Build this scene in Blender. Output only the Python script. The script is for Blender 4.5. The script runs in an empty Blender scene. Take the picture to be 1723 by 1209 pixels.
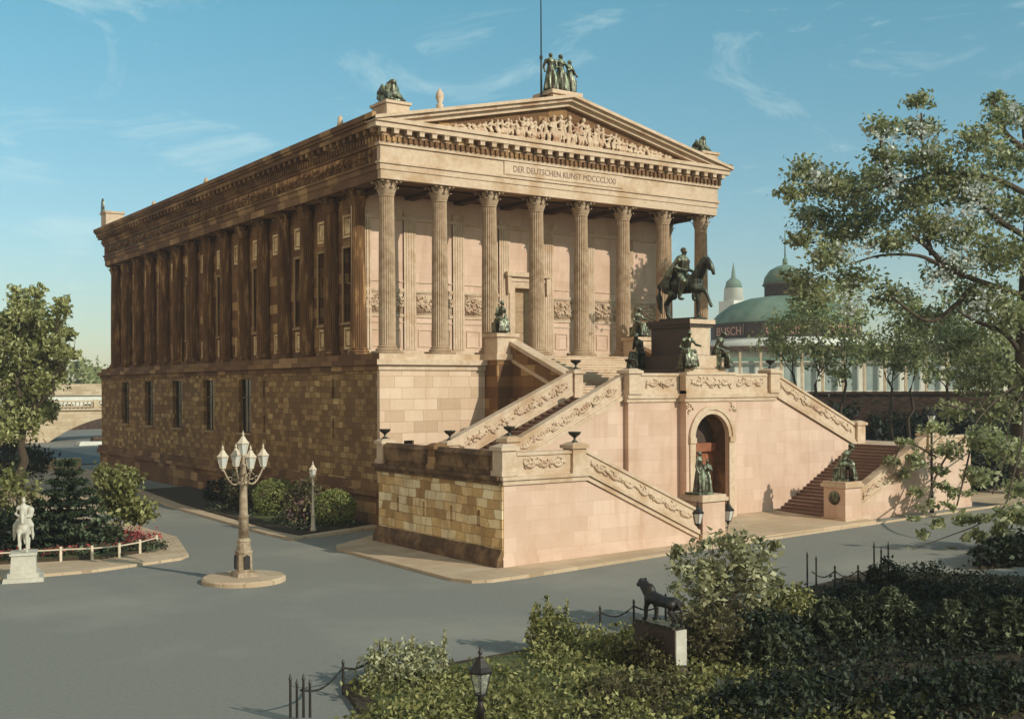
import bpy, math, random
import numpy as np
from mathutils import Matrix, Vector
random.seed(7); RNG = np.random.default_rng(11)
sc = bpy.context.scene; COL = sc.collection; PI = math.pi
W = 23.8; SP = 3.4; SS = 3.47; D = 52.05           # front width, front and flank column spacing, depth

# ------------------------------------------------------------------ camera
CR = Vector((0.82151093, -0.57016936, -0.00516644)); CU = Vector((5.64653383e-03, -9.25446998e-04, 9.99983630e-01)); CF = Vector((0.57016481, 0.82152666, -0.00245922))
CP = Vector((-30.4572, -55.9226, -1.8749)); FPX = 1931.89
cd = bpy.data.cameras.new('camera'); cam = bpy.data.objects.new('camera', cd); COL.objects.link(cam)
cam.matrix_world = Matrix(((CR.x, CU.x, -CF.x, CP.x), (CR.y, CU.y, -CF.y, CP.y), (CR.z, CU.z, -CF.z, CP.z), (0, 0, 0, 1)))
cd.sensor_width = 36; cd.lens = 36*FPX/1723; cd.shift_y = 51.49/1723; cd.clip_end = 3000; cd.clip_start = .2
sc.camera = cam
def at(px, py, d):                                   # world point seen at a photo pixel, d metres along the view axis
    return CP + CF*d + CR*((px-861.5)/FPX*d) + CU*((655.99-py)/FPX*d)
def hit(px, py, **k):                                # the same on a plane x=, y= or z=
    ax, v = list(k.items())[0]; i = 'xyz'.index(ax); dr = CF + CR*((px-861.5)/FPX) + CU*((655.99-py)/FPX)
    return CP + dr*((v-CP[i])/dr[i])

def gz(x, y=0):                                      # the street climbs gently to the right
    return -9.42 + .62*min(max((x+4)/30, 0), 1)

# ------------------------------------------------------------------ mesh builder
class MB:
    def __init__(s): s.v = []; s.f = []
    def add(s, v, f):
        o = len(s.v); s.v += [tuple(p) for p in v]; s.f += [tuple(i+o for i in q) for q in f]; return s
    def box(s, x0, x1, y0, y1, z0, z1):
        return s.add([(x0,y0,z0),(x1,y0,z0),(x1,y1,z0),(x0,y1,z0),(x0,y0,z1),(x1,y0,z1),(x1,y1,z1),(x0,y1,z1)],
                     [(3,2,1,0),(4,5,6,7),(0,1,5,4),(1,2,6,5),(2,3,7,6),(3,0,4,7)])
    def frust(s, x0, x1, y0, y1, z0, z1, b):         # box whose top is inset by b
        return s.add([(x0,y0,z0),(x1,y0,z0),(x1,y1,z0),(x0,y1,z0),(x0+b,y0+b,z1),(x1-b,y0+b,z1),(x1-b,y1-b,z1),(x0+b,y1-b,z1)],
                     [(3,2,1,0),(4,5,6,7),(0,1,5,4),(1,2,6,5),(2,3,7,6),(3,0,4,7)])
    def prism(s, poly, ax, a, b):                    # polygon in the plane across ax, pushed from a to b
        n = len(poly)
        def p(u, w, t): return {'y': (u, t, w), 'x': (t, u, w), 'z': (u, w, t)}[ax]
        v = [p(u, w, a) for u, w in poly] + [p(u, w, b) for u, w in poly]
        return s.add(v, [tuple(range(n)), tuple(range(2*n-1, n-1, -1))] + [(i, n+i, n+(i+1) % n, (i+1) % n) for i in range(n)])
    def lathe(s, prof, c=(0,0,0), n=16, fl=None):    # prof = [(r, z)]; fl = (flutes, depth) cuts flutes
        v = []; f = []
        for j, q in enumerate(prof):
            r, z = q[0], q[1]; dp = fl[1] if fl and (len(q) > 2) else 0
            for i in range(n):
                a = 2*PI*i/n; rr = r - (dp*abs(math.sin(a*fl[0]/2)) if dp else 0)
                v.append((c[0]+rr*math.cos(a), c[1]+rr*math.sin(a), c[2]+z))
        for j in range(len(prof)-1):
            for i in range(n): f.append((j*n+i, j*n+(i+1) % n, (j+1)*n+(i+1) % n, (j+1)*n+i))
        f.append(tuple(range(n-1, -1, -1))); f.append(tuple(range((len(prof)-1)*n, len(prof)*n)))
        return s.add(v, f)
    def tube(s, pts, n=6):                           # pts = [(x, y, z, r)]
        v = []; f = []; P = [Vector(p[:3]) for p in pts]
        for j, p in enumerate(P):
            t = (P[min(j+1, len(P)-1)] - P[max(j-1, 0)]); t = t.normalized() if t.length > 1e-9 else Vector((0,0,1))
            a = t.orthogonal().normalized() if abs(t.z) > .95 else t.cross(Vector((0,0,1))).normalized(); b = t.cross(a)
            for i in range(n):
                q = p + (a*math.cos(2*PI*i/n) + b*math.sin(2*PI*i/n))*pts[j][3]; v.append(tuple(q))
        for j in range(len(P)-1):
            for i in range(n): f.append((j*n+i, j*n+(i+1) % n, (j+1)*n+(i+1) % n, (j+1)*n+i))
        f.append(tuple(range(n-1, -1, -1))); f.append(tuple(range((len(P)-1)*n, len(P)*n)))
        return s.add(v, f)
    def ball(s, c, r, nu=10, nv=7, rot=None):
        if not hasattr(r, '__len__'): r = (r, r, r)
        v = [(0,0,-1)]; f = []
        for j in range(1, nv):
            t = -PI/2 + PI*j/nv
            for i in range(nu): v.append((math.cos(t)*math.cos(2*PI*i/nu), math.cos(t)*math.sin(2*PI*i/nu), math.sin(t)))
        v.append((0,0,1)); L = len(v)-1
        for i in range(nu):
            f.append((0, 1+(i+1) % nu, 1+i)); f.append((L, L-nu+i, L-nu+(i+1) % nu))
            for j in range(nv-2): f.append((1+j*nu+i, 1+j*nu+(i+1) % nu, 1+(j+1)*nu+(i+1) % nu, 1+(j+1)*nu+i))
        o = []
        for p in v:
            q = Vector((p[0]*r[0], p[1]*r[1], p[2]*r[2]))
            if rot: q = rot @ q
            o.append((q.x+c[0], q.y+c[1], q.z+c[2]))
        return s.add(o, f)
    def chain(s, pts):                               # limb: tapered tube with round joints
        s.tube(pts, 10)
        for p in pts: s.ball(p[:3], p[3])
        return s
    def xf(s, M, n0=0):
        s.v[n0:] = [tuple(M @ Vector(p)) for p in s.v[n0:]]; return s
    def mesh(s, name, smooth=False):
        me = bpy.data.meshes.new(name); me.from_pydata(s.v, [], s.f)
        if smooth: me.polygons.foreach_set('use_smooth', [True]*len(me.polygons))
        me.update(); return me

def TRS(loc=(0,0,0), rz=0, sc_=1): return Matrix.Translation(loc) @ Matrix.Rotation(rz, 4, 'Z') @ Matrix.Scale(sc_, 4)
def ob(name, m, mat, parent=None, smooth=False, loc=None):
    me = m.mesh(name, smooth) if isinstance(m, MB) else m
    if mat and not me.materials: me.materials.append(mat)
    o = bpy.data.objects.new(name, me); COL.objects.link(o)
    if parent: o.parent = parent
    if loc: o.location = loc
    return o
def tag(o, label=None, cat=None, group=None, kind=None):
    if label: o['label'] = label
    if cat: o['category'] = cat
    if group: o['group'] = group
    if kind: o['kind'] = kind
    return o
def thing(name, label, cat, loc=(0,0,0), group=None, rz=0):
    o = bpy.data.objects.new(name, None); COL.objects.link(o); o.location = loc; o.rotation_euler.z = rz; o.empty_display_size = .3
    return tag(o, label, cat, group)
def copy_tree(o, parent=None):
    c = o.copy(); COL.objects.link(c); c.parent = parent
    for ch in list(o.children): copy_tree(ch, c)
    return c
def sculpt(mb, voxel, sm=4):                         # weld overlapping limbs into one continuous surface
    o = bpy.data.objects.new('tmp', mb.mesh('sculpt')); COL.objects.link(o)
    m = o.modifiers.new('r', 'REMESH'); m.mode = 'VOXEL'; m.voxel_size = voxel
    m = o.modifiers.new('s', 'SMOOTH'); m.factor = .5; m.iterations = sm
    dg = bpy.context.evaluated_depsgraph_get(); me = bpy.data.meshes.new_from_object(o.evaluated_get(dg))
    bpy.data.objects.remove(o); me.polygons.foreach_set('use_smooth', [True]*len(me.polygons)); return me
def text_mesh(s, size, depth, M, sx=1):
    c = bpy.data.curves.new('lettering', 'FONT'); c.body = s; c.size = size; c.extrude = depth; c.align_x = 'CENTER'
    o = bpy.data.objects.new('tmp', c); COL.objects.link(o); dg = bpy.context.evaluated_depsgraph_get()
    me = bpy.data.meshes.new_from_object(o.evaluated_get(dg)); bpy.data.objects.remove(o)
    me.transform(M @ Matrix.Diagonal((sx, 1, 1, 1))); return me

# ------------------------------------------------------------------ materials
def N(t, ty, **k):
    n = t.nodes.new(ty)
    for a, b in k.items():
        if a in n.inputs.keys(): n.inputs[a].default_value = b
        else: setattr(n, a, b)
    return n
def ramp(t, src, stops):
    r = t.nodes.new('ShaderNodeValToRGB'); e = r.color_ramp.elements
    while len(e) < len(stops): e.new(.5)
    for i, (p, c) in enumerate(stops): e[i].position = p; e[i].color = (*c, 1) if len(c) == 3 else c
    t.links.new(src, r.inputs[0]); return r.outputs[0]
def mixc(t, f, a, b, mode='MIX'):
    m = t.nodes.new('ShaderNodeMix'); m.data_type = 'RGBA'; m.blend_type = mode
    for s, i in ((f, 0), (a, 6), (b, 7)):
        if hasattr(s, 'is_linked') or hasattr(s, 'links'): t.links.new(s, m.inputs[i])
        else: m.inputs[i].default_value = s if i == 0 else (*s, 1)
    return m.outputs[2]
def new_mat(name, rough=.85, metal=0, spec=.25):
    m = bpy.data.materials.new(name); m.use_nodes = True; t = m.node_tree; b = t.nodes['Principled BSDF']
    b.inputs['Roughness'].default_value = rough; b.inputs['Metallic'].default_value = metal; b.inputs['Specular IOR Level'].default_value = spec
    return m, t, b
def bump(t, b, h, s, d):
    n = t.nodes.new('ShaderNodeBump'); n.inputs['Strength'].default_value = s; n.inputs['Distance'].default_value = d
    t.links.new(h, n.inputs['Height']); t.links.new(n.outputs[0], b.inputs['Normal'])
def noise(t, vec, scale, detail=5, rough=.6):
    n = N(t, 'ShaderNodeTexNoise', Scale=scale, Detail=detail, Roughness=rough); t.links.new(vec, n.inputs['Vector']); return n.outputs['Fac']
def mat_noise(name, c0, c1, scale, rough=.85, bs=.3, bd=.02, metal=0, spec=.25, c2=None, sc2=.3):
    m, t, b = new_mat(name, rough, metal, spec); co = N(t, 'ShaderNodeTexCoord').outputs['Object']
    f = noise(t, co, scale, 8, .65); c = ramp(t, f, [(.3, c0), (.7, c1)])
    if c2: c = mixc(t, ramp(t, noise(t, co, sc2, 4), [(.48, (0,0,0)), (.66, (.8,.8,.8))]), c, c2)
    t.links.new(c, b.inputs['Base Color']); bump(t, b, f, bs, bd); return m
def mat_masonry(name, c0, c1, c2, mortar, bw, bh, ms=.015, stain=(.2,.12,.05), stf=.35, rough=.9, bs=.6, bd=.03, bias=0, streak=True, warp=0, stsc=.35):
    m, t, b = new_mat(name, rough); co = N(t, 'ShaderNodeTexCoord').outputs['Object']
    s = N(t, 'ShaderNodeSeparateXYZ'); t.links.new(co, s.inputs[0])
    a = N(t, 'ShaderNodeMath', operation='ADD'); t.links.new(s.outputs[0], a.inputs[0]); t.links.new(s.outputs[1], a.inputs[1])
    c = N(t, 'ShaderNodeCombineXYZ'); t.links.new(a.outputs[0], c.inputs[0]); t.links.new(s.outputs[2], c.inputs[1]); vec = c.outputs[0]
    if warp:
        nz = N(t, 'ShaderNodeTexNoise', Scale=.8, Detail=2); t.links.new(vec, nz.inputs['Vector'])
        vm = N(t, 'ShaderNodeVectorMath', operation='MULTIPLY_ADD'); t.links.new(nz.outputs['Color'], vm.inputs[0]); vm.inputs[1].default_value = (warp, warp*.3, 0); t.links.new(vec, vm.inputs[2]); vec2 = vm.outputs[0]
    else: vec2 = vec
    br = N(t, 'ShaderNodeTexBrick', Scale=1.0); t.links.new(vec2, br.inputs['Vector'])
    br.inputs['Color1'].default_value = (0,0,0,1); br.inputs['Color2'].default_value = (1,1,1,1); br.inputs['Mortar'].default_value = (.5,.5,.5,1)
    br.inputs['Mortar Size'].default_value = ms; br.inputs['Mortar Smooth'].default_value = .3; br.inputs['Bias'].default_value = bias
    br.inputs['Brick Width'].default_value = bw; br.inputs['Row Height'].default_value = bh; br.offset = .5; br.squash = .8; br.squash_frequency = 3
    n1 = noise(t, co, 5, 8, .7); 
    v = N(t, 'ShaderNodeMath', operation='MULTIPLY_ADD'); t.links.new(n1, v.inputs[0]); v.inputs[1].default_value = .55
    sb = N(t, 'ShaderNodeMath', operation='SUBTRACT'); t.links.new(br.outputs['Color'], sb.inputs[0]); sb.inputs[1].default_value = .27; t.links.new(sb.outputs[0], v.inputs[2])
    col = ramp(t, v.outputs[0], [(0, c0), (.55, c1), (1, c2)])
    col = mixc(t, br.outputs['Fac'], col, mortar)
    if streak:                                        # rain stains running down the wall
        mp = N(t, 'ShaderNodeMapping'); mp.inputs['Scale'].default_value = (1.6, .22, 1); t.links.new(vec, mp.inputs[0])
        col = mixc(t, ramp(t, noise(t, mp.outputs[0], 1, 6, .7), [(.5, (0,0,0)), (.8, (stf,)*3)]), col, stain)
    col = mixc(t, ramp(t, noise(t, co, stsc, 5), [(.45, (0,0,0)), (.75, (stf,)*3)]), col, stain)
    t.links.new(col, b.inputs['Base Color'])
    h = N(t, 'ShaderNodeMath', operation='SUBTRACT'); t.links.new(n1, h.inputs[0]); t.links.new(br.outputs['Fac'], h.inputs[1]); bump(t, b, h.outputs[0], bs, bd); return m
def mat_leaf(name, c0, c1, c2, tr=.3):
    m, t, b = new_mat(name, .6, 0, .3); g = N(t, 'ShaderNodeNewGeometry')
    col = ramp(t, g.outputs['Random Per Island'], [(0, c0), (.55, c1), (1, c2)])
    co = N(t, 'ShaderNodeTexCoord').outputs['Object']
    col = mixc(t, ramp(t, noise(t, co, .9, 3), [(.35, (0,0,0)), (.7, (.6,.6,.6))]), col, c0)
    t.links.new(col, b.inputs['Base Color'])
    tl = N(t, 'ShaderNodeBsdfTranslucent'); t.links.new(col, tl.inputs[0]); mx = N(t, 'ShaderNodeMixShader', Fac=tr)
    t.links.new(b.outputs[0], mx.inputs[1]); t.links.new(tl.outputs[0], mx.inputs[2])
    t.links.new(mx.outputs[0], t.nodes['Material Output'].inputs[0]); return m
M = {}
PK = (.61,.45,.315)
M['ashlar'] = mat_masonry('pale_ashlar', (.50,.36,.24), PK, (.69,.525,.385), (.34,.225,.14), 1.5, .62, .012, (.42,.25,.13), .35, bs=.25, bd=.015)
M['plaster'] = mat_masonry('pink_ashlar', (.585,.415,.31), (.63,.455,.345), (.67,.49,.375), (.52,.36,.26), 1.5, .62, .008, (.44,.26,.16), .6, bs=.15, bd=.01)
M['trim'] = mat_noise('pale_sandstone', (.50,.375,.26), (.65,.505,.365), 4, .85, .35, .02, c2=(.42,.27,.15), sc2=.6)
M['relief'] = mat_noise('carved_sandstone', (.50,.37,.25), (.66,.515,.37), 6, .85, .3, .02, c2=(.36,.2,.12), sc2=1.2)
M['shadestone'] = mat_masonry('shade_browned_sandstone', (.14,.07,.032), (.26,.145,.062), (.68,.45,.21), (.11,.055,.025), 1.4, .62, .012, (.15,.075,.038), .6, bs=.5, bd=.02, bias=-.25)  # stone of sides and recesses, shade put into its brown
def shade_col_mat():                                      # weathered drums, flank shade put into the brown: vertical streaks and pale patches, different on every column
    m, t, b = new_mat('shade_browned_columns', .9); co = N(t, 'ShaderNodeTexCoord').outputs['Object']; oi = N(t, 'ShaderNodeObjectInfo')
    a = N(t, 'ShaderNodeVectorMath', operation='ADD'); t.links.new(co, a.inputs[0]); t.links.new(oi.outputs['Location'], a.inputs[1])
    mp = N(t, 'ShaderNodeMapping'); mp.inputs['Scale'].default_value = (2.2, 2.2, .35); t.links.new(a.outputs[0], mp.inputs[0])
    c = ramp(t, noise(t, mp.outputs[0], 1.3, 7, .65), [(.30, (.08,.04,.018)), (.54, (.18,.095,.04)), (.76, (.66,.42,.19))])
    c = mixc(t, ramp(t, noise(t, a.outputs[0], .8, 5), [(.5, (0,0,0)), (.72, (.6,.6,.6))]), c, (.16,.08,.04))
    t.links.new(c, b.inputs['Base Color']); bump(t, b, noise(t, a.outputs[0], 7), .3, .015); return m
M['shadecol'] = shade_col_mat()
M['rubble'] = mat_masonry('brown_rubble', (.20,.112,.045), (.39,.245,.10), (.95,.72,.37), (.15,.09,.04), .70, .34, .013, (.15,.075,.035), .55, bs=1, bd=.05, bias=-.33, warp=.5, stsc=.22)
M['gold'] = mat_masonry('golden_rubble', (.34,.185,.07), (.80,.54,.24), (.98,.82,.52), (.42,.26,.11), .85, .40, .014, (.20,.105,.045), .6, bs=1, bd=.05, bias=.1, warp=.7, stsc=.5)
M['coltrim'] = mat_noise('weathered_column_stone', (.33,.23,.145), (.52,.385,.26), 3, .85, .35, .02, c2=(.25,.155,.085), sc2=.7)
M['shadedark'] = mat_noise('shade_blackened_stone', (.07,.038,.02), (.15,.085,.042), 3, c2=(.30,.18,.085), sc2=.9)  # shade of left faces and recesses put into the colour
M['ceiling'] = mat_noise('bounce_cut_timber', (.07,.035,.018), (.12,.06,.03), 3)  # dark timber added to cut bounced light in the portico
M['floor'] = mat_noise('bounce_cut_paving', (.24,.17,.11), (.33,.25,.17), 2)  # floor darkened to cut bounced light in the portico
M['step'] = mat_noise('step_granite', (.17,.10,.075), (.27,.175,.13), 9, .8, .2, .01)
def bronze_mat(name, dark, mid, pat, amt):           # bronze with verdigris running down in streaks and lying on upward faces
    m, t, b = new_mat(name, .42, .35, .5); co = N(t, 'ShaderNodeTexCoord').outputs['Object']; g = N(t, 'ShaderNodeNewGeometry')
    c = ramp(t, noise(t, co, 5, 6), [(.35, dark), (.65, mid)]); mp = N(t, 'ShaderNodeMapping'); mp.inputs['Scale'].default_value = (5, 5, .9); t.links.new(co, mp.inputs[0])
    f = N(t, 'ShaderNodeMath', operation='MULTIPLY_ADD'); sp = N(t, 'ShaderNodeSeparateXYZ'); t.links.new(g.outputs['Normal'], sp.inputs[0]); t.links.new(sp.outputs[2], f.inputs[0]); f.inputs[1].default_value = .14; t.links.new(noise(t, mp.outputs[0], 1.2, 6, .7), f.inputs[2])
    c = mixc(t, ramp(t, f.outputs[0], [(.50, (0,0,0)), (.66, (amt,)*3)]), c, pat); t.links.new(c, b.inputs['Base Color']); bump(t, b, noise(t, co, 22, 4), .35, .01); return m
M['bronze'] = bronze_mat('patinated_bronze', (.022,.017,.010), (.075,.062,.032), (.34,.40,.26), .95)
M['bronzedark'] = bronze_mat('dark_bronze', (.014,.011,.008), (.035,.028,.018), (.20,.25,.16), .6)
M['white'] = mat_noise('white_marble', (.46,.43,.35), (.60,.57,.47), 5, .6, .2, .01, c2=(.45,.42,.34), sc2=1.6)
M['slate'] = mat_noise('roof_slate', (.05,.04,.03), (.11,.085,.06), 6)
M['shadeside'] = mat_noise('shade_dark_stone', (.04,.027,.021), (.085,.058,.045), 12, .5, .15, .01)  # pedestal sides, shade put into the near-black colour
M['asphalt'] = mat_noise('street_macadam', (.195,.192,.165), (.24,.234,.20), 7, .95, .4, .01, c2=(.285,.272,.222), sc2=.13)
M['pave'] = mat_masonry('flagstones', (.40,.30,.19), (.48,.36,.24), (.55,.43,.3), (.3,.21,.13), 1.3, 1.1, .01, (.34,.23,.13), .5, bs=.2, bd=.01, streak=False)
def pave_mat():
    m, t, b = new_mat('paving', .9); co = N(t, 'ShaderNodeTexCoord').outputs['Object']
    br = N(t, 'ShaderNodeTexBrick', Scale=1.0); t.links.new(co, br.inputs['Vector'])
    br.inputs['Color1'].default_value = (.47,.35,.225,1); br.inputs['Color2'].default_value = (.56,.43,.29,1); br.inputs['Mortar'].default_value = (.36,.26,.16,1)
    br.inputs['Mortar Size'].default_value = .018; br.inputs['Brick Width'].default_value = 1.4; br.inputs['Row Height'].default_value = .9
    n = noise(t, co, .5, 6); c = mixc(t, ramp(t, n, [(.4, (0,0,0)), (.8, (.5,.5,.5))]), br.outputs['Color'], (.36,.25,.15)); t.links.new(c, b.inputs['Base Color'])
    bump(t, b, noise(t, co, 8), .2, .01); return m
M['paving'] = pave_mat()
M['soil'] = mat_noise('dark_soil', (.035,.025,.015), (.075,.055,.03), 4, .95, .8, .05)
M['grass'] = mat_noise('mown_grass', (.06,.075,.025), (.13,.14,.05), 3, .9, .9, .05, c2=(.20,.17,.08), sc2=.5)
M['bark'] = mat_noise('bark', (.04,.028,.018), (.10,.075,.05), 8, .95, .8, .03)
M['iron'] = mat_noise('black_iron', (.018,.015,.012), (.04,.034,.027), 10, .5, .2, .005, .3, .4)
M['lamp_stone'] = mat_noise('weathered_cast_iron', (.24,.17,.10), (.50,.40,.28), 5, .7, .4, .02, .1, .3, (.16,.10,.055), 2.0)
M['post'] = mat_noise('pale_paint', (.50,.42,.30), (.68,.58,.44), 6, .6, .2, .01)
M['wood'] = mat_noise('oak_door', (.20,.07,.035), (.34,.125,.06), 3, .6, .3, .01)
M['tandoor'] = mat_noise('tan_bronze_door', (.30,.20,.11), (.44,.31,.18), 3, .6, .3, .01)
M['copper'] = mat_noise('green_copper', (.085,.15,.10), (.155,.235,.17), .35, .7, .2, .02, c2=(.20,.27,.20), sc2=.12)
M['cream'] = mat_noise('cream_render', (.60,.60,.52), (.72,.72,.62), .6, .9, .1, .01)
M['signboard'] = mat_noise('sign_board', (.05,.032,.024), (.085,.052,.036), 1, .7, .1, .01)
M['letter'] = mat_noise('sign_letters', (.55,.27,.2), (.65,.36,.26), 2, .7, .1, .01)
M['brickwall'] = mat_masonry('dark_brick', (.05,.028,.02), (.085,.05,.033), (.13,.08,.05), (.06,.04,.03), .5, .16, .015, (.03,.02,.012), .4, streak=False)
M['quay'] = mat_masonry('quay_stone', (.42,.32,.20), (.52,.41,.27), (.58,.47,.32), (.33,.24,.14), 1.6, .5, .012, (.32,.21,.12), .5, bs=.3)
M['window'] = new_mat('window_glass', .12, 0, .5)[0]; M['window'].node_tree.nodes['Principled BSDF'].inputs['Base Color'].default_value = (.012,.010,.008,1)
m_, t_, b_ = new_mat('lamp_glass', .25, 0, .6); b_.inputs['Base Color'].default_value = (.80,.80,.74,1); b_.inputs['Transmission Weight'].default_value = .35; M['glass'] = m_; M['clearglass'] = new_mat('clear_lamp_glass', .06, 0, .5)[0]; g_ = M['clearglass'].node_tree.nodes['Principled BSDF']; g_.inputs['Base Color'].default_value = (.92,.93,.90,1); g_.inputs['Transmission Weight'].default_value = .88; g_.inputs['IOR'].default_value = 1.08; M['hallglass'] = mat_noise('dusty_hall_glass', (.22,.28,.26), (.36,.42,.38), .4, .35)
M['water'] = mat_noise('river_water', (.015,.018,.013), (.04,.042,.03), .8, .55, .6, .08, spec=.25)
M['frame'] = mat_noise('window_frame', (.26,.17,.08), (.40,.27,.14), 5); M['panel'] = mat_noise('panel_stone', (.58,.40,.20), (.88,.68,.40), 3, c2=(.3,.18,.08), sc2=.7)
L_ = lambda n, a, b, c, tr=.3: M.__setitem__(n, mat_leaf(n, a, b, c, tr))
L_('leaf_mid', (.12,.14,.05), (.30,.34,.13), (.56,.58,.30))
L_('leaf_big', (.10,.125,.05), (.39,.42,.17), (.74,.75,.50), .45); L_('leaf_light', (.19,.21,.07), (.44,.46,.18), (.70,.70,.38), .4)
L_('leaf_yellow', (.09,.09,.025), (.26,.26,.08), (.54,.51,.22))
L_('leaf_pale', (.17,.17,.07), (.40,.40,.21), (.68,.66,.44))
L_('leaf_dark', (.008,.011,.005), (.018,.026,.011), (.05,.07,.028), .12)
L_('leaf_conifer', (.012,.018,.008), (.03,.045,.018), (.075,.11,.045), .1)
L_('leaf_deep', (.018,.024,.010), (.055,.07,.03), (.25,.29,.16), .2)
L_('leaf_topiary', (.12,.14,.04), (.29,.32,.09), (.52,.54,.21), .25)
L_('leaf_brown', (.05,.042,.02), (.14,.12,.05), (.30,.27,.12))
L_('blossom', (.40,.44,.40), (.55,.60,.55), (.72,.76,.70), .2)
L_('blossom_pink', (.28,.13,.15), (.48,.28,.30), (.62,.45,.44), .2)
L_('flower_red', (.30,.03,.03), (.5,.06,.06), (.62,.2,.18), .2)

# ------------------------------------------------------------------ foliage
def leaf_mesh(name, clusters, size, clump=22, sd=.2, up=.35, elong=1.7, shell=.45):
    P = []
    for (c, r, n) in clusters:
        r = r if hasattr(r, '__len__') else (r, r, r); k = max(1, int(n/clump))
        d = RNG.normal(size=(k, 3)); d /= np.linalg.norm(d, axis=1)[:, None]; d *= (RNG.random(k)**shell)[:, None]
        i = RNG.integers(0, k, n); q = d[i] + RNG.normal(size=(n, 3))*sd
        P.append(np.array(c)[None, :] + q*np.array(r)[None, :])
    P = np.concatenate(P); n = len(P); s = size*(.6 + .8*RNG.random(n))
    a = RNG.normal(size=(n, 3)); a /= np.linalg.norm(a, axis=1)[:, None]
    nn = RNG.normal(size=(n, 3)); nn[:, 2] += up*2; b = np.cross(nn, a); b /= np.linalg.norm(b, axis=1)[:, None]; w = np.cross(a, b)
    a = a*s[:, None]*elong*.5; b = b*s[:, None]*.5; w = w*s[:, None]*.15
    V = np.stack([P-a, P-b*.9+w, P+a, P+b*.9+w], 1).reshape(-1, 3)
    me = bpy.data.meshes.new(name); me.vertices.add(4*n); me.vertices.foreach_set('co', V.ravel().astype(np.float32))
    me.loops.add(4*n); me.loops.foreach_set('vertex_index', np.arange(4*n, dtype=np.int32))
    me.polygons.add(n); me.polygons.foreach_set('loop_start', np.arange(0, 4*n, 4, dtype=np.int32)); me.update(calc_edges=True); me.validate(); return me
def wiggle(p0, p1, r0, r1, n=5, amp=.06):
    p0 = Vector(p0); p1 = Vector(p1); L = (p1-p0).length; o = []
    for i in range(n+1):
        t = i/n; q = p0.lerp(p1, t)
        if 0 < i < n: q += Vector((random.gauss(0, 1), random.gauss(0, 1), random.gauss(0, .6)))*amp*L
        o.append((q.x, q.y, q.z, r0+(r1-r0)*t))
    return o
def spline(pts, k=5):                                # Catmull-Rom through (x, y, z, r)
    P = [np.array(p, float) for p in pts]; P = [2*P[0]-P[1]] + P + [2*P[-1]-P[-2]]; o = []
    for a, b, c, d in zip(P, P[1:], P[2:], P[3:]):
        for i in range(k):
            t = i/k; o.append(tuple(.5*((2*b) + (c-a)*t + (2*a-5*b+4*c-d)*t*t + (3*b-a-3*c+d)*t**3)))
    o.append(tuple(P[-2])); return [(x, y, z, max(r, .006)) for x, y, z, r in o]
def tree(name, label, base, clusters, leafmat, size, tr=.25, group=None, fork=.45, blossom=None, trunkmat='bark', cat='tree', elong=1.7, clump=22, lean=None):
    b = Vector(base); T = thing(name, label, cat, b, group); mb = MB(); top = Vector(lean) - b if lean else None
    C0 = sum((Vector(c[0]) for c in clusters), Vector())/len(clusters) - b
    fk = top if top else Vector((C0.x*.5, C0.y*.5, C0.z*fork))
    mb.tube([(0,0,-.3,tr*1.25)] + wiggle((0,0,0), fk, tr, tr*.7, 4, .04)[1:], 8)
    for c, r, n in clusters:
        e = Vector(c) - b; mb.tube(wiggle(fk - Vector((0,0,.05)), e, tr*.42, tr*.07, 4, .05), 5)
        rr = r if not hasattr(r, '__len__') else r[0]
        for _ in range(3):
            q = e + Vector((random.gauss(0,.5), random.gauss(0,.5), random.gauss(0,.4)))*rr
            mb.tube(wiggle(fk.lerp(e, .6), q, tr*.16, tr*.03, 3, .06), 4)
    ob('trunk', mb, M[trunkmat], T, True)
    ob('crown', leaf_mesh('crown', [(tuple(Vector(c)-b), r, n) for c, r, n in clusters], size, elong=elong, clump=clump), M[leafmat], T)
    if blossom: ob('blossom', leaf_mesh('blossom', [(tuple(Vector(c)-b), r, n) for c, r, n in blossom[1]], blossom[2], elong=1.1, clump=8), M[blossom[0]], T)
    return T
def bush(name, label, c, r, n, leafmat, size, cat='bush', group=None, z0=None, extra=None, core=True, sd=.13, shell=.2, elong=1.7):
    r = r if hasattr(r, '__len__') else (r, r, r); zb = gz(c[0]) if z0 is None else z0
    T = thing(name, label, cat, (c[0], c[1], zb), group); h = c[2]-zb; mb = MB()
    for k in range(7):
        a = random.random()*6.3; mb.tube(wiggle((.1*math.cos(a), .1*math.sin(a), -.1), (r[0]*.6*math.cos(a), r[1]*.6*math.sin(a), h+r[2]*.3), .05*max(r), .012*max(r), 3, .06), 5)
    ob('stem', mb, M['bark'], T, True)
    cl = [((0,0,h), r, n)] + [((e[0][0]-c[0], e[0][1]-c[1], e[0][2]-zb), e[1], e[2]) for e in (extra or [])]
    ob('foliage', leaf_mesh('foliage', cl, size, clump=14, sd=sd, shell=shell, elong=elong), M[leafmat], T); return T

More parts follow.
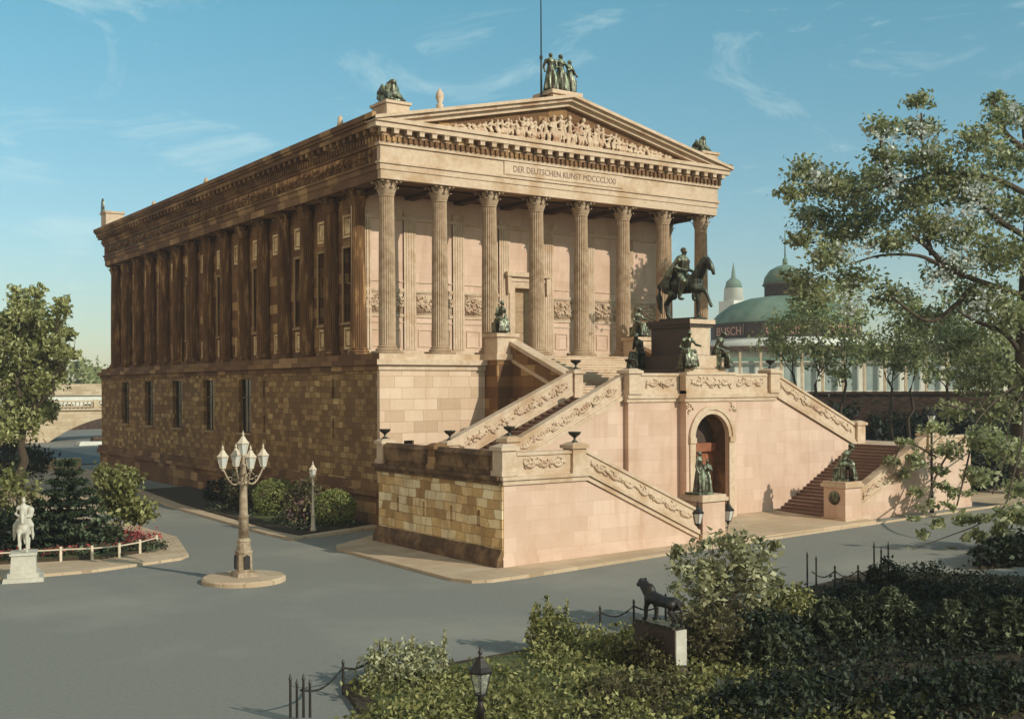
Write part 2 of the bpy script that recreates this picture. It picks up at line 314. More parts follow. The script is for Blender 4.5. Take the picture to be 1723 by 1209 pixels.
# ------------------------------------------------------------------ wall with real openings
def wall(mb, ax, p, th, u0, u1, v0, v1, holes):      # ax 'x': plane x=p, u=y, v=z, back at p+th;  'y': plane y=p, u=x
    us = sorted({u0, u1, *[h[0] for h in holes], *[h[1] for h in holes]}); vs = sorted({v0, v1, *[h[2] for h in holes], *[h[3] for h in holes]})
    q = (lambda u, v, d: (p+d, u, v)) if ax == 'x' else (lambda u, v, d: (u, p+d, v))
    for a, b in zip(us, us[1:]):
        for c, d in zip(vs, vs[1:]):
            if any(h[0] < (a+b)/2 < h[1] and h[2] < (c+d)/2 < h[3] for h in holes): continue
            for dd in (0, th): mb.add([q(a,c,dd), q(b,c,dd), q(b,d,dd), q(a,d,dd)], [(0,1,2,3)])
    for a, b, c, d in [(u0,u1,v0,v1)] + list(holes):
        for (e, f, g, h) in ((a,c,b,c), (b,c,b,d), (b,d,a,d), (a,d,a,c)): mb.add([q(e,f,0), q(g,h,0), q(g,h,th), q(e,f,th)], [(0,1,2,3)])
    return mb
def carve(mb, fn, u0, u1, v0, v1, n, s, depth=.06):  # low relief: scrolls and small figures; fn(u, v, w) -> point
    for i in range(n):
        u = u0 + (u1-u0)*(i+.5)/n + random.uniform(-.2, .2)*(u1-u0)/n; v = random.uniform(v0+s, v1-s) if v1-v0 > 2*s else (v0+v1)/2
        a = random.random()*6.3; L = s*random.uniform(.9, 2.0); pts = []
        for k in range(4):
            aa = a + k*.7; p = fn(min(max(u+L*.4*math.cos(aa)*k/1.5, u0), u1), min(max(v+L*.4*math.sin(aa)*k/1.5, v0), v1), depth*.35); pts.append((*p, s*.30*(1-.15*k)))
        mb.tube(pts, 5); p = fn(u, v, depth*.4); mb.ball(p, s*.42, 6, 4)

# ================================================================== THE MUSEUM
B = thing('museum_building', 'large temple-like stone museum with a columned portico, sculpted pediment and dark brown side wall', 'museum')
# --- column meshes
def shaft_mb(): 
    H = 8.62; pr = []
    for i in range(9):
        t = i/8; r = .475 - .065*t**1.6; pr.append((r, .46 + (H-.46)*t, 1))
    return MB().lathe([(.50,.40), (.50,.45)] + pr + [(.43,H+.02), (.43,H+.1)], n=96, fl=(24, .045))
def base_mb():
    b = MB().box(-.66,.66,-.66,.66,0,.16); b.lathe([(.62,.161), (.65,.2), (.65,.26), (.60,.3), (.53,.31), (.53,.345), (.57,.36), (.57,.4), (.51,.42)], n=28); return b
def capital_mb():
    z0 = 8.70; b = MB().lathe([(.42,z0), (.44,z0+.02), (.40,z0+.06), (.40,z0+.5), (.5,z0+.9), (.55,z0+.93)], n=20)
    def leaf(a, zb, h, w, out, r0=.40):
        pr = [(0, 0), (.05, .35*h), (.10, .65*h), (.20*out/.2, .9*h), (.30*out/.2, .92*h), (.32*out/.2, .80*h)]; ws = [.8, 1, 1, .85, .6, .25]; v = []
        for (o, z), ww in zip(pr, ws):
            for sgn in (-1, 0, 1):
                rr = r0 + .02 + o + (.035 if sgn == 0 else 0); an = a + sgn*w*ww/rr*.5; v.append((rr*math.cos(an), rr*math.sin(an), z0+zb+z))
        f = []
        for j in range(len(pr)-1):
            for k in range(2): f.append((j*3+k, j*3+k+1, (j+1)*3+k+1, (j+1)*3+k))
        b.add(v, f)
    for k in range(8): leaf(2*PI*k/8, .03, .42, .33, .16); leaf(2*PI*(k+.5)/8, .05, .74, .30, .2)
    for k in range(4):
        a = PI/4 + k*PI/2; c = Vector((math.cos(a), math.sin(a), 0)); pts = []
        for j in range(5): t = j/4; q = c*(.42+.34*t**1.4); pts.append((q.x, q.y, z0+.5+.42*t, .05+.02*t))
        b.tube(pts, 6); q = c*.80; b.ball((q.x, q.y, z0+.80), (.12,.12,.13), 8, 6)
        a2 = k*PI/2; b.ball((.56*math.cos(a2), .56*math.sin(a2), z0+.98), .08, 6, 5)
    ab = []
    for k in range(4):
        a = PI/4 + k*PI/2
        for d in (-.07, .07): ab.append((.86*math.cos(a+d), .86*math.sin(a+d)))
        a2 = a + PI/4; ab.append((.54*math.cos(a2), .54*math.sin(a2)))
    b.prism(ab, 'z', z0+.93, z0+1.09); return b
def skew(me, mat): m2 = me.copy(); m2.materials.clear(); m2.materials.append(mat); return m2
sm_, bm_, cm_ = shaft_mb().mesh('column', False), base_mb().mesh('column_base', True), capital_mb().mesh('capital', True)
lit = [skew(x, M['coltrim']) for x in (sm_, bm_, cm_)]; shade = [skew(x, M['shadecol']) for x in (sm_, bm_, cm_)]  # pale front copies, flank copies with shade painted in
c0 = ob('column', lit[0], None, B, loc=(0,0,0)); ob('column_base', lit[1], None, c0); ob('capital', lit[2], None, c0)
d0 = ob('column', shade[0], None, B, loc=(0,SS,0)); d0['label'] = 'flank column painted a shaded brown'; ob('column_base', shade[1], None, d0); ob('capital', shade[2], None, d0)
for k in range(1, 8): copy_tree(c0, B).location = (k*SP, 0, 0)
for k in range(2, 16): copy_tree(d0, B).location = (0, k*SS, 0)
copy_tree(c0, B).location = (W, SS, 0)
# --- podium
wins = [45.65, 38.98, 31.85, 25.01, 18.11]; holes = [(y-1.08, y+1.08, -4.85, -1.25) for y in wins]
slits = [(y-.14, y+.14, z0, z1) for y in (14.79, 4.61) for z0, z1 in ((-2.45,-1.35), (-4.75,-3.62))]
m = MB(); wall(m, 'x', -1.06, .5, -.78, D+1.06, -9.6, -.9, holes + slits); m.box(-.5,-.45,-.7,D,-9.5,-.95); ob('podium_side_wall', m, M['rubble'], B)
m = MB(); wall(m, 'y', -1.06, .28, -1.06, W+1.06, -9.6, -.9, [(.42, 1.05, -5.35, -4.75)]); m.box(-1,W+1,-.70,-.65,-9.5,-.95); ob('podium_front_wall', m, M['ashlar'], B)
m = MB().box(W+.6, W+1.06, -.78, D+1.06, -9.6, -.9).box(-.56, W+.6, D+.7, D+1.06, -9.6, -.9); ob('rear_podium_wall', m, M['rubble'], B)
for y in wins:
    w = ob('window', MB().box(-.80,-.74,y-1.08,y+1.08,-4.85,-1.25), M['window'], B)
    f = MB().box(-.84,-.76,y-1.08,y-.98,-4.85,-1.25).box(-.84,-.76,y+.98,y+1.08,-4.85,-1.25).box(-.84,-.76,y-.03,y+.03,-4.85,-1.25).box(-.845,-.755,y-.98,y+.98,-2.5,-2.42)
    ob('frame', f, M['shadedark'], w)
    ob('sill', MB().box(-1.22,-.8,y-1.25,y+1.25,-5.0,-4.852), M['frame'], w)
ob('window', MB().box(.42,1.05,-.86,-.82,-5.35,-4.75), M['window'], B)
def course(z0, z1, o, mat, side=True, front=True, name='cornice'):
    if front: ob(name, MB().box(-1.06-o, W+1.06+o, -1.06-o, -.75, z0, z1), mat[0], B)
    if side: ob(name, MB().box(-1.063-o, -.7, -1.058-o+.02, D+1.06+o, z0-.002, z1-.002), mat[1], B)
TS = (M['trim'], M['shadestone'])
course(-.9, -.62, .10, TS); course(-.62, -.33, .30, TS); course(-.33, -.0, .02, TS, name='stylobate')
m = MB().box(-.72, W+1.06, -.76, D+.9, -.9, -.04); ob('portico_floor', m, M['floor'], B)
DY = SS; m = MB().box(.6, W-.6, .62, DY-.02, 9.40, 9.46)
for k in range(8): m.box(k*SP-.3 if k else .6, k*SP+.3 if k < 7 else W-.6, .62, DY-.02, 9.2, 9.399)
ob('portico_ceiling', m, M['ceiling'], B)  # dark ceiling added to keep bounce off the back wall
ob('base_moulding', MB().box(-1.30,-.9,-1.25,D+1.3,-7.35,-7.0).box(-1.42,-.9,-1.25,D+1.4,-7.7,-7.35).box(-1.2,-.9,-1.2,D+1.2,-9.6,-7.7), M['shadestone'], B)
# --- portico back wall with doorway, frieze, dado
DY = SS; dx0, dx1, dz1 = 10.95, 12.85, 4.35
m = MB(); wall(m, 'y', DY, .5, .0, W, -.05, 9.47, [(dx0, dx1, -.05, dz1)]); ob('portico_wall', m, M['plaster'], B)
dr = ob('door', MB().box(dx0, dx1, DY+.3, DY+.36, -.03, dz1), M['tandoor'], B); f = MB()
for sx in (dx0+.12, (dx0+dx1)/2+.06):
    for z in (.3, 1.6, 2.9): f.box(sx, sx+.78, DY+.26, DY+.31, z, z+1.15)
ob('door_panel', f, M['tandoor'], dr)
f = MB().box(dx0-.42,dx0-.02,DY-.16,DY+.1,-.03,dz1+.42).box(dx1+.02,dx1+.42,DY-.16,DY+.1,-.03,dz1+.42).box(dx0-.02,dx1+.02,DY-.16,DY+.1,dz1+.02,dz1+.42)
f.box(dx0-.75,dx1+.75,DY-.42,DY+.05,dz1+.72,dz1+1.0).box(dx0-.6,dx1+.6,DY-.22,DY+.05,dz1+.43,dz1+.715)
for x in (dx0-.68, dx1+.42): f.prism([(x,dz1+.7), (x+.26,dz1+.7), (x+.22,dz1-.35), (x+.04,dz1-.35)], 'y', DY-.34, DY-.005)
ob('door_surround', f, M['trim'], dr)
for k in range(7):
    x0, x1 = k*SP+.47, (k+1)*SP-.47
    if k == 3: continue
    fz = MB().box(x0, x1, DY-.03, DY+.02, 2.5, 3.72).box(x0-.02, x1+.02, DY-.06, DY+.02, 2.44, 2.52).box(x0-.02, x1+.02, DY-.06, DY+.02, 3.70, 3.78)
    carve(fz, lambda u, v, w: (u, DY-.03-w, v), x0, x1, 2.55, 3.68, 70, .2, .12); ob('relief_frieze', fz, M['relief'], B, True)
    for (a, b) in ((x0+.1, (x0+x1)/2-.12), ((x0+x1)/2+.12, x1-.1)):
        ob('dado_panel', MB().box(a, b, DY-.05, DY+.03, .55, .63).box(a, b, DY-.05, DY+.03, 1.53, 1.61).box(a, a+.08, DY-.05, DY+.03, .63, 1.53).box(b-.08, b, DY-.05, DY+.03, .63, 1.53), M['trim'], B)
for z, h, o in ((2.3,.14,.07), (3.8,.16,.09), (4.35,.07,.06), (1.95,.08,.05), (.15,.2,.06), (8.0,.22,.14)):
    for a, b in ((0.1, dx0-.8), (dx1+.8, W-.1)) if z < 5 else ((.1, W-.1),): ob('wall_moulding', MB().box(a, b, DY-o, DY+.02, z, z+h), M['trim'], B)
for k in range(0, 8):
    x = k*SP; pil = MB().box(x-.42, x+.42, DY-.08, DY+.02, .35, 8.6)
    for i in range(5): pil.box(max(x-.42,.02)+i*.17, max(x-.42,.02)+i*.17+.12, DY-.11, DY+.02, .4, 8.3)
    ob('pilaster', pil, M['trim'], B)
# --- flank wall behind the side columns
ups = {1: (-.62,.62), 2: (-.62,.62), 3: (-.62,.62), 5: (-.6,.6), 7: (-.6,.6), 9: (-.6,.6), 11: (-.6,.6), 13: (-.6,.6)}
hs = [((k+.5)*SS+a, (k+.5)*SS+b, 2.1, 6.4) for k, (a, b) in ups.items()]
m = MB(); wall(m, 'x', .30, .5, DY+.51, D+.5, -.05, 9.47, hs); m.box(.82,.86,DY+.6,D,0,9.4); ob('flank_wall', m, M['shadestone'], B)
for k, (a, b) in ups.items():
    y = (k+.5)*SS; w = ob('window', MB().box(.62,.66,y+a,y+b,2.1,6.4), M['window'], B); f = MB()
    for s in (a-.16, b): f.box(.22,.36,y+s,y+s+.16,2.0,6.55)
    f.box(.22,.36,y+a,y+b,6.402,6.55).box(.14,.36,y+a-.2,y+b+.2,1.86,1.998).box(.54,.6,y-.05,y+.05,2.1,6.4).box(.54,.6,y+a,y+b,4.3,4.4)
    ob('frame', f, M['frame'], w)
for k in range(1, 15):
    y = (k+.5)*SS
    for (z0, z1, hw) in ((.42, 1.72, .52), (7.0, 8.35, .62)):
        if k == 0 and z0 > 5: continue
        f = MB(); o = .14
        f.box(.22,.32,y-hw,y-hw+o,z0,z1).box(.22,.32,y+hw-o,y+hw,z0,z1).box(.22,.32,y-hw+o,y+hw-o,z0,z0+o).box(.22,.32,y-hw+o,y+hw-o,z1-o,z1).box(.26,.32,y-hw+o+.08,y+hw-o-.08,z0+o+.08,z1-o-.08)
        ob('wall_panel', f, M['panel'], B)
ob('rear_wall', MB().box(.3, W-.3, D+.2, D+.5, -.05, 9.45).box(W-.8, W-.3, DY+.51, D+.2, -.05, 9.45), M['shadestone'], B)
# --- entablature, cornices (front dressed pale, side with shade put into its brown)
E0 = .82
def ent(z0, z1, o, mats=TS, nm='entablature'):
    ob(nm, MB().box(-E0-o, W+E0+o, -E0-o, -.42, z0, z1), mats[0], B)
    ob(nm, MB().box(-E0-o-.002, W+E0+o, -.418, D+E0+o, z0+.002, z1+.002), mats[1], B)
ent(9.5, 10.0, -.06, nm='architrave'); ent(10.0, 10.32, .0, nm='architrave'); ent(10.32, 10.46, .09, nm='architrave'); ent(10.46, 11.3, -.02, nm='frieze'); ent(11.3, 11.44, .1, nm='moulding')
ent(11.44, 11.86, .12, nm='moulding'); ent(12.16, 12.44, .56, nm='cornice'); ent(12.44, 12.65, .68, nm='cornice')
for i in range(33):
    x = -1.0 + (W+2.0-.3)*i/32; ob('modillion', MB().box(x, x+.3, -1.30, -.93, 11.90, 12.155).box(x-.03, x+.33, -1.33, -.93, 12.10, 12.157), M['trim'], B)
m2 = MB().box(-.95, W+.95, -.96, -.6, 11.49, 11.81)
for i in range(76): x = -.85 + (W+1.7-.15)*i/75; m2.box(x, x+.15, -1.07, -.9, 11.5, 11.8)
ob('dentil_course', m2, M['shadestone'], B)  # shade under the cornice painted as dark stone
for i in range(66): y = -.9 + (D+1.7)*i/65; ob('modillion', MB().box(-1.32, -.93, y, y+.3, 11.90, 12.155), M['shadestone'], B)
m2 = MB().box(-.958, -.6, -.55, D+.9, 11.488, 11.812)
for i in range(150): y = -.8 + (D+1.5)*i/149; m2.box(-1.07, -.9, y, y+.16, 11.5, 11.8)
ob('dentil_course', m2, M['shadestone'], B); ob('bed_moulding', MB().box(-.99, W+.99, -.955, D+1, 11.862, 12.158), M['shadestone'], B)  # shade painted behind the modillions too
m = MB().box(-E0+.01, -.5, .2, D-.2, 10.48, 11.28); carve(m, lambda u, v, w: (-E0+.02-w, u, v), 0, D, 10.52, 11.22, 230, .22, .1); ob('side_frieze_carving', m, M['shadecol'], B, True)
tb = ob('inscription_panel', MB().box(7.3, 16.3, -E0-.05, -E0+.03, 10.52, 11.26), M['trim'], B)
ob('inscription', text_mesh('DER DEUTSCHEN KUNST MDCCCLXXI', .52, .012, Matrix.Translation((11.8, -E0-.055, 10.71)) @ Matrix.Rotation(PI/2, 4, 'X'), .86), M['step'], tb)
# --- pediment and roof
AP = 15.62; ZE = 12.655; XE = -1.5; HX = W/2; sl = (AP-ZE)/(HX-XE)
def rake(mb, y0, y1, t0, t1, inset=0):               # both raking bands, t below the roof line
    for s in (1, -1):
        q = [(XE+inset, ZE-t0+inset*sl), (HX, AP-t0), (HX, AP-t1), (XE+inset, ZE-t1+inset*sl)]
        q = [(x if s > 0 else W-x, z) for x, z in q]; mb.prism(q if s > 0 else q[::-1], 'y', y0, y1)
    return mb
m = MB(); m.prism([(-.9,12.6), (W+.9,12.6), (HX,15.2)], 'y', -.78, -.5); ob('tympanum', m, M['shadestone'], B)
ob('raking_cornice', rake(MB(), -1.62, -.5, -.02, .16), M['trim'], B)
ob('raking_cornice', rake(MB(), -1.40, -.5, .165, .36, .35), M['relief'], B)
ob('raking_cornice', rake(MB(), -1.12, -.5, .365, .60, .9), M['trim'], B)
m = MB(); x = 1.6
while x < W-1.6:                                     # carved figures: bodies, legs, raised or bent arms, drapery
    h = sl*(min(x, W-x)+1.5) - .85
    if h > .25:
        th = min(h*.97, 1.95)*random.uniform(.72, 1); lean = random.uniform(-.35, .35)*(1 if h > .8 else 2.6); y = -.84 - random.uniform(0, .1)
        z = 12.66; hd = th*.065+.045; hip = z+th*.46; sh = z+th*.78; dxl = lean*th*.5
        m.chain([(x, y, hip, .08+th*.05), (x+dxl*.4, y-.04, (hip+sh)/2, .06+th*.04), (x+dxl*.7, y-.05, sh, .07+th*.045)]); m.ball((x+dxl, y-.08, z+th-hd*.6), (hd*.85, hd, hd*1.1), 8, 6)
        for s in (-1, 1):
            kx = s*th*.09+random.uniform(-.08,.12); m.chain([(x+s*.06, y, hip, .06+th*.035), (x+kx, y-.1, z+th*.24, .055+th*.018), (x+kx*.6+random.uniform(-.12,.05), y-.02, z+.05, .05)])
            a = random.choice((-1.3, -.9, -.5, .6)); L = th*.17; q = (x+dxl*.7+s*(.06+th*.06), y-.05, sh, .055); e = (q[0]+s*L*math.cos(a), y-.12, sh+L*math.sin(a), .048); b2 = a+random.uniform(.2, 1.6); m.chain([q, e, (e[0]+s*L*.8*math.cos(b2), y-.14, e[2]+L*.8*math.sin(b2), .036)])
        if random.random() < .6:
            o = random.choice((-1, 1))
            for k in range(3): m.chain([(x+o*(.05+.06*k), y-.02, hip+.08, .035), (x+o*(.10+.09*k), y-.06, z+th*.2, .04), (x+o*(.12+.11*k), y-.02, z+.04, .035)])
    x += .27 + .17*random.random()
m.box(.8, W-.8, -1.02, -.6, 12.652, 12.72)
ob('pediment_relief', sculpt(m, .03, 1), M['relief'], B)
m = MB().prism([(-1.4,12.60), (HX,AP-.12), (HX,AP-.3), (-1.0,12.5)], 'y', -.499, D+1.3).prism([(W+1.0,12.5), (HX,AP-.3), (HX,AP-.12), (W+1.4,12.60)], 'y', -.499, D+1.3); ob('roof', m, M['slate'], B)
g = ob('gutter_sima', MB().box(-1.60, -1.36, -1.40, D+1.5, 12.60, 12.88).box(W+1.36, W+1.6, -1.4, D+1.5, 12.6, 12.88), M['shadestone'], B)
ob('rear_gable', MB().prism([(-.9,12.6), (W+.9,12.6), (HX,15.3)], 'y', D+.6, D+.9), M['shadestone'], B)
for (y, h) in ((3.0, .55), (24.6, .35), (36.6, .3)): ob('antefix', MB().lathe([(.16,12.881), (.2,13.0), (.12,12.9+h), (.02,13.0+h)], (-1.3, y, 0), 8), M['trim'], B, True)
p = hit(740, 176, y=-.9); ob('finial', MB().lathe([(.2,-.4), (.2,.0), (.12,.06), (.24,.4), (.2,.62), (.06,.85), (.01,.92)], (p.x, -.9, p.z), 10), M['trim'], B, True)
q = hit(925, 165, y=-.6)
ob('apex_pedestal', MB().box(10.95, 12.95, -.75, 1.0, 14.9, 15.75).box(10.8, 13.1, -.9, 1.15, 15.75, 15.98), M['trim'], B)
ob('corner_pedestal', MB().box(-.55, .85, -1.1, .6, 12.88, 13.55).box(-.65, .95, -1.2, .7, 13.55, 13.7), M['trim'], B)
ob('corner_pedestal', MB().box(W-.85, W+.55, -1.1, .6, 12.88, 13.45).box(W-.95, W+.65, -1.2, .7, 13.45, 13.6), M['trim'], B)
ob('corner_pedestal', MB().box(-1.1, .5, D-.9, D+.7, 12.88, 14.2).box(-1.2, .6, D-1.0, D+.8, 14.2, 14.4), M['trim'], B)

# ================================================================== sculpture
def draped(h=1.0, arm=0, twist=0):                   # standing draped figure, unit height, facing -y
    m = MB(); m.chain([(0,0,.54,.105), (0,.0,.66,.085), (0,-.01,.76,.10), (0,0,.815,.075)]); m.chain([(0,0,.82,.045), (0,-.012,.875,.04)]); m.ball((0,-.02,.925), (.05,.062,.07)); m.ball((0,.005,.945), (.056,.062,.06)); m.ball((0,-.08,.918), (.012,.018,.016))
    m.chain([(-.085,0,.80,.05), (.085,0,.80,.05)]); m.chain([(0,0,.55,.11), (.0,-.01,.3,.125), (0,0,.03,.155)])
    m.chain([(.05,-.08,.5,.055), (.07,-.14,.28,.06), (.06,-.12,.03,.07)])
    for i in range(9):
        a = -2.6 + i*.65 + random.uniform(-.1,.1); m.chain([(.10*math.sin(a), -.10*math.cos(a), .5, .02), (.13*math.sin(a+.1), -.13*math.cos(a+.1), .28, .024), (.17*math.sin(a+.15), -.17*math.cos(a+.15), .02, .028)])
    A = {0: [((.13,.0,.79,.042), (.17,-.02,.63,.036), (.10,-.13,.56,.03)), ((-.13,0,.79,.042), (-.18,.02,.62,.036), (-.17,-.06,.48,.03))],
         1: [((.13,.0,.79,.042), (.20,-.03,.66,.036), (.26,-.08,.54,.03)), ((-.13,0,.79,.042), (-.15,-.08,.66,.036), (-.02,-.14,.70,.03))],
         2: [((.13,.0,.79,.042), (.15,-.10,.66,.036), (.03,-.15,.72,.03)), ((-.13,0,.79,.042), (-.19,-.01,.63,.036), (-.12,-.12,.60,.03))]}[arm]
    for c in A: m.chain(list(c))
    if arm == 1: m.chain([(.15,.06,.78,.05), (.22,.07,.55,.07), (.30,.03,.42,.06)])
    return m.xf(TRS((0,0,0), twist, h))
def seated(h=1.0, lean=.1, arm=0):                   # seated draped figure, head top at about 1.32, facing -y
    m = MB(); m.box(-.24,.24,-.18,.26,0,.44); m.chain([(0,.02,.5,.17), (0,-.02-lean*.3,.75,.14), (0,-.04-lean*.7,.96,.15)]); m.chain([(-.15,-.04-lean*.7,.99,.075), (.15,-.04-lean*.7,.99,.075)])
    hy = -.1-lean*1.1; m.chain([(0,hy+.05,1.06,.06), (0,hy,1.15,.06)]); m.ball((0,hy-.02,1.22), (.085,.10,.11)); m.ball((0,hy+.03,1.25), (.092,.095,.095)); m.ball((0,hy-.12,1.205), (.02,.03,.025))
    for s in (-1, 1):
        m.chain([(s*.11,-.02,.52,.125), (s*.14,-.40,.55,.10), (s*.13,-.42,.12,.075)]); m.ball((s*.13,-.50,.04), (.055,.12,.05))
    m.chain([(0,-.2,.5,.14), (0,-.40,.42,.12), (0,-.42,.08,.15)])
    for i in range(6): x = -.2+.08*i; m.chain([(x,-.44,.5,.03), (x*1.1,-.52,.25,.035), (x*1.25,-.52,.03,.04)])
    if arm == 0: m.chain([(.19,-.06-lean*.7,.96,.065), (.25,-.18,.72,.055), (.08,-.38,.68,.045)]); m.chain([(-.19,-.06-lean*.7,.96,.065), (-.24,-.15,.74,.055), (-.10,-.3,.95,.045), (-.05,hy-.06,1.1,.04)])
    else: m.chain([(.19,-.06-lean*.7,.96,.065), (.30,-.2,.8,.055), (.38,-.42,.75,.045)]); m.chain([(-.19,-.06-lean*.7,.96,.065), (-.28,-.05,.72,.055), (-.2,-.3,.62,.045)])
    return m.xf(Matrix.Scale(h, 4))
def horse():                                         # facing +x, hooves at z=0, withers 1.6
    m = MB(); m.chain([(-.62,0,1.27,.32), (-.2,0,1.2,.34), (.25,0,1.2,.33), (.55,0,1.24,.27)]); m.ball((-.62,.12,1.2), (.3,.22,.32)); m.ball((-.62,-.12,1.2), (.3,.22,.32)); m.ball((.62,0,1.15), (.2,.23,.26))
    m.chain([(.52,0,1.36,.25), (.76,0,1.66,.19), (.92,0,1.92,.14), (1.02,0,2.0,.12)]); m.chain([(1.02,0,1.99,.125), (1.17,0,1.8,.105), (1.27,0,1.6,.075), (1.29,0,1.52,.07)]); m.ball((1.12,0,1.76), (.1,.09,.14))
    for s in (-1, 1): m.chain([(.98,s*.07,2.06,.035), (1.0,s*.08,2.2,.012)])
    m.chain([(.5,0,1.58,.07), (.68,0,1.86,.07), (.84,0,2.06,.06), (.98,0,2.1,.05)])
    for s, o in ((-1, .10), (1, -.12)):
        m.chain([(-.60,s*.17,1.12,.21), (-.46+o,s*.19,.84,.14), (-.74+o,s*.19,.52,.085), (-.68+o,s*.19,.15,.06), (-.62+o,s*.19,.06,.075)]); m.ball((-.60+o,s*.19,.045), (.095,.075,.05))
    m.chain([(.5,.16,1.06,.16), (.5,.16,.82,.11), (.51,.16,.52,.078), (.5,.16,.14,.058), (.54,.16,.06,.072)]); m.ball((.57,.16,.045), (.09,.07,.05))
    m.chain([(.55,-.16,1.08,.16), (.78,-.16,1.0,.12), (1.06,-.16,.90,.08), (1.22,-.16,.56,.055), (1.27,-.16,.44,.065)]); m.ball((1.3,-.16,.4), (.06,.065,.08))
    m.chain([(-.9,0,1.38,.08), (-1.06,0,1.2,.11), (-1.1,0,.8,.12), (-1.05,0,.45,.09), (-1.0,0,.25,.04)])
    return m
def rider(cloak=True):
    m = MB(); m.chain([(-.05,0,1.52,.2), (-.02,0,1.82,.19), (.0,0,2.04,.2)]); m.chain([(0,-.2,2.08,.095), (0,.2,2.08,.095)]); m.chain([(0,0,2.15,.08), (.02,0,2.28,.075)]); m.ball((.04,0,2.38), (.115,.095,.135)); m.ball((.0,0,2.43), (.12,.1,.105)); m.ball((.15,0,2.36), (.03,.02,.03))
    for s in (-1, 1):
        m.chain([(-.02,s*.18,1.5,.15), (.26,s*.36,1.28,.125), (.14,s*.41,.85,.085), (.13,s*.41,.72,.065)]); m.ball((.23,s*.42,.67), (.14,.05,.05))
        m.chain([(0,s*.26,2.04,.09), (-.05,s*.36,1.78,.075), (.22,s*.2,1.68,.06), (.32,s*.12,1.68,.05)])
    if cloak: m.chain([(-.12,0,2.08,.2), (-.3,0,1.75,.27), (-.55,0,1.5,.27), (-.72,0,1.38,.2)]); m.chain([(-.2,-.25,1.9,.12), (-.38,-.34,1.5,.13), (-.45,-.36,1.1,.1)]); m.chain([(-.2,.25,1.9,.12), (-.38,.34,1.5,.13), (-.45,.36,1.1,.1)])
    return m
def bigcat():                                        # facing +x, 1 m at the shoulder
    m = MB(); m.chain([(-.62,0,.74,.19), (-.2,0,.70,.19), (.25,0,.74,.22), (.5,0,.80,.22)]); m.chain([(.5,0,.86,.22), (.72,0,1.05,.19), (.82,0,1.14,.17)]); m.ball((.9,0,1.18), (.17,.15,.16)); m.chain([(.98,0,1.14,.1), (1.08,0,1.10,.085)]); m.ball((.55,0,.95), (.26,.19,.27))
    for s in (-1, 1):
        m.chain([(.83,s*.1,1.30,.05), (.84,s*.11,1.36,.02)])
        o = .1*s; m.chain([(.45,s*.13,.72,.15), (.46+o,s*.14,.42,.085), (.47+o,s*.14,.1,.065)]); m.ball((.54+o,s*.14,.05), (.12,.08,.055))
        m.chain([(-.62,s*.13,.68,.17), (-.5-o,s*.14,.44,.11), (-.74-o,s*.14,.27,.06), (-.68-o,s*.14,.08,.055)]); m.ball((-.6-o,s*.14,.05), (.12,.075,.05))
    m.chain([(-.8,0,.75,.06), (-.98,0,.5,.05), (-1.02,0,.2,.045), (-.95,0,.02,.05)])
    return m

# roof group of three figures
gp = thing('roof_statue_group', 'green bronze group of three standing women on the pediment top beside the thin pole', 'statue', (11.9, -.1, 15.98))
ob('plinth', MB().box(-1.05,1.05,-.55,.5,0,.08), M['bronze'], gp)
for (dx, dy, h, a, tw) in ((-.72,-.1,2.28,0,-.3), (.02,-.12,2.30,2,.0), (.75,-.05,2.08,1,.25)):
    ob('figure', sculpt(draped(h, a, tw).xf(Matrix.Diagonal((1.05,1.05,1,1))), .035), M['bronze'], gp, loc=(dx, dy, .07))
# pole on roof
fp = thing('lightning_rod', 'tall thin dark pole on the roof beside the bronze women', 'pole', (10.55, -.1, 15.3)); m = MB().lathe([(.07,0), (.06,2.5), (.05,2.52), (.1,2.6), (.1,2.75), (.045,2.8), (.03,7.5)], n=8); ob('rod', m, M['iron'], fp, True); ob('bracket', MB().box(-.1,.4,-.05,.05,.3,.42), M['iron'], fp)
# corner ornaments
def griffin():                                       # compact crouching sphinx seen with folded wings, facing -y
    m = MB(); m.box(-.46,.46,-.6,.62,0,.16); m.chain([(0,.3,.45,.36), (0,-.1,.5,.34)]); m.chain([(0,-.12,.75,.27), (0,-.16,1.02,.2)]); m.ball((0,-.2,1.18), (.18,.2,.2)); m.chain([(-.2,-.12,1.12,.08), (-.24,-.12,.85,.09)]); m.chain([(.2,-.12,1.12,.08), (.24,-.12,.85,.09)])
    for s in (-1, 1):
        m.chain([(s*.26,-.2,.55,.14), (s*.28,-.46,.26,.11), (s*.28,-.58,.12,.1)]); m.chain([(s*.3,.35,.4,.2), (s*.34,.05,.22,.13)])
        for k in range(5): m.chain([(s*.33,-.12+.06*k,.62,.07), (s*(.38),.05+.1*k,1.0-.07*k,.075), (s*.32,.22+.09*k,1.12-.17*k,.05)])
    return m
gm = sculpt(griffin(), .04); gm.materials.append(M['bronze'])
for (x, y, z, lb) in ((.15,-.25,13.7,'green winged beast crouching on the left front corner of the roof'), (W-.15,-.25,13.6,'green winged beast crouching on the right front corner of the roof')):
    o = ob('griffin_statue', gm, None, loc=(x, y, z)); o.scale = (1.25,1.25,.98) if x < 5 else (.95,.95,.85); tag(o, lb, 'statue', 'beasts on the roof corners')
r_ = thing('roof_ornament', 'thin upright palmette ornament at the far rear corner of the roof', 'ornament', (-1.0, D+.5, 14.4)); ob('palmette', MB().prism([(-.25,0), (.25,0), (.35,.5), (.2,1.0), (0,1.3), (-.2,1.0), (-.35,.5)], 'x', -.08, .08), M['bronze'], r_); ob('scroll', MB().box(-.12,.12,-.3,.3,0,.2), M['bronze'], r_)

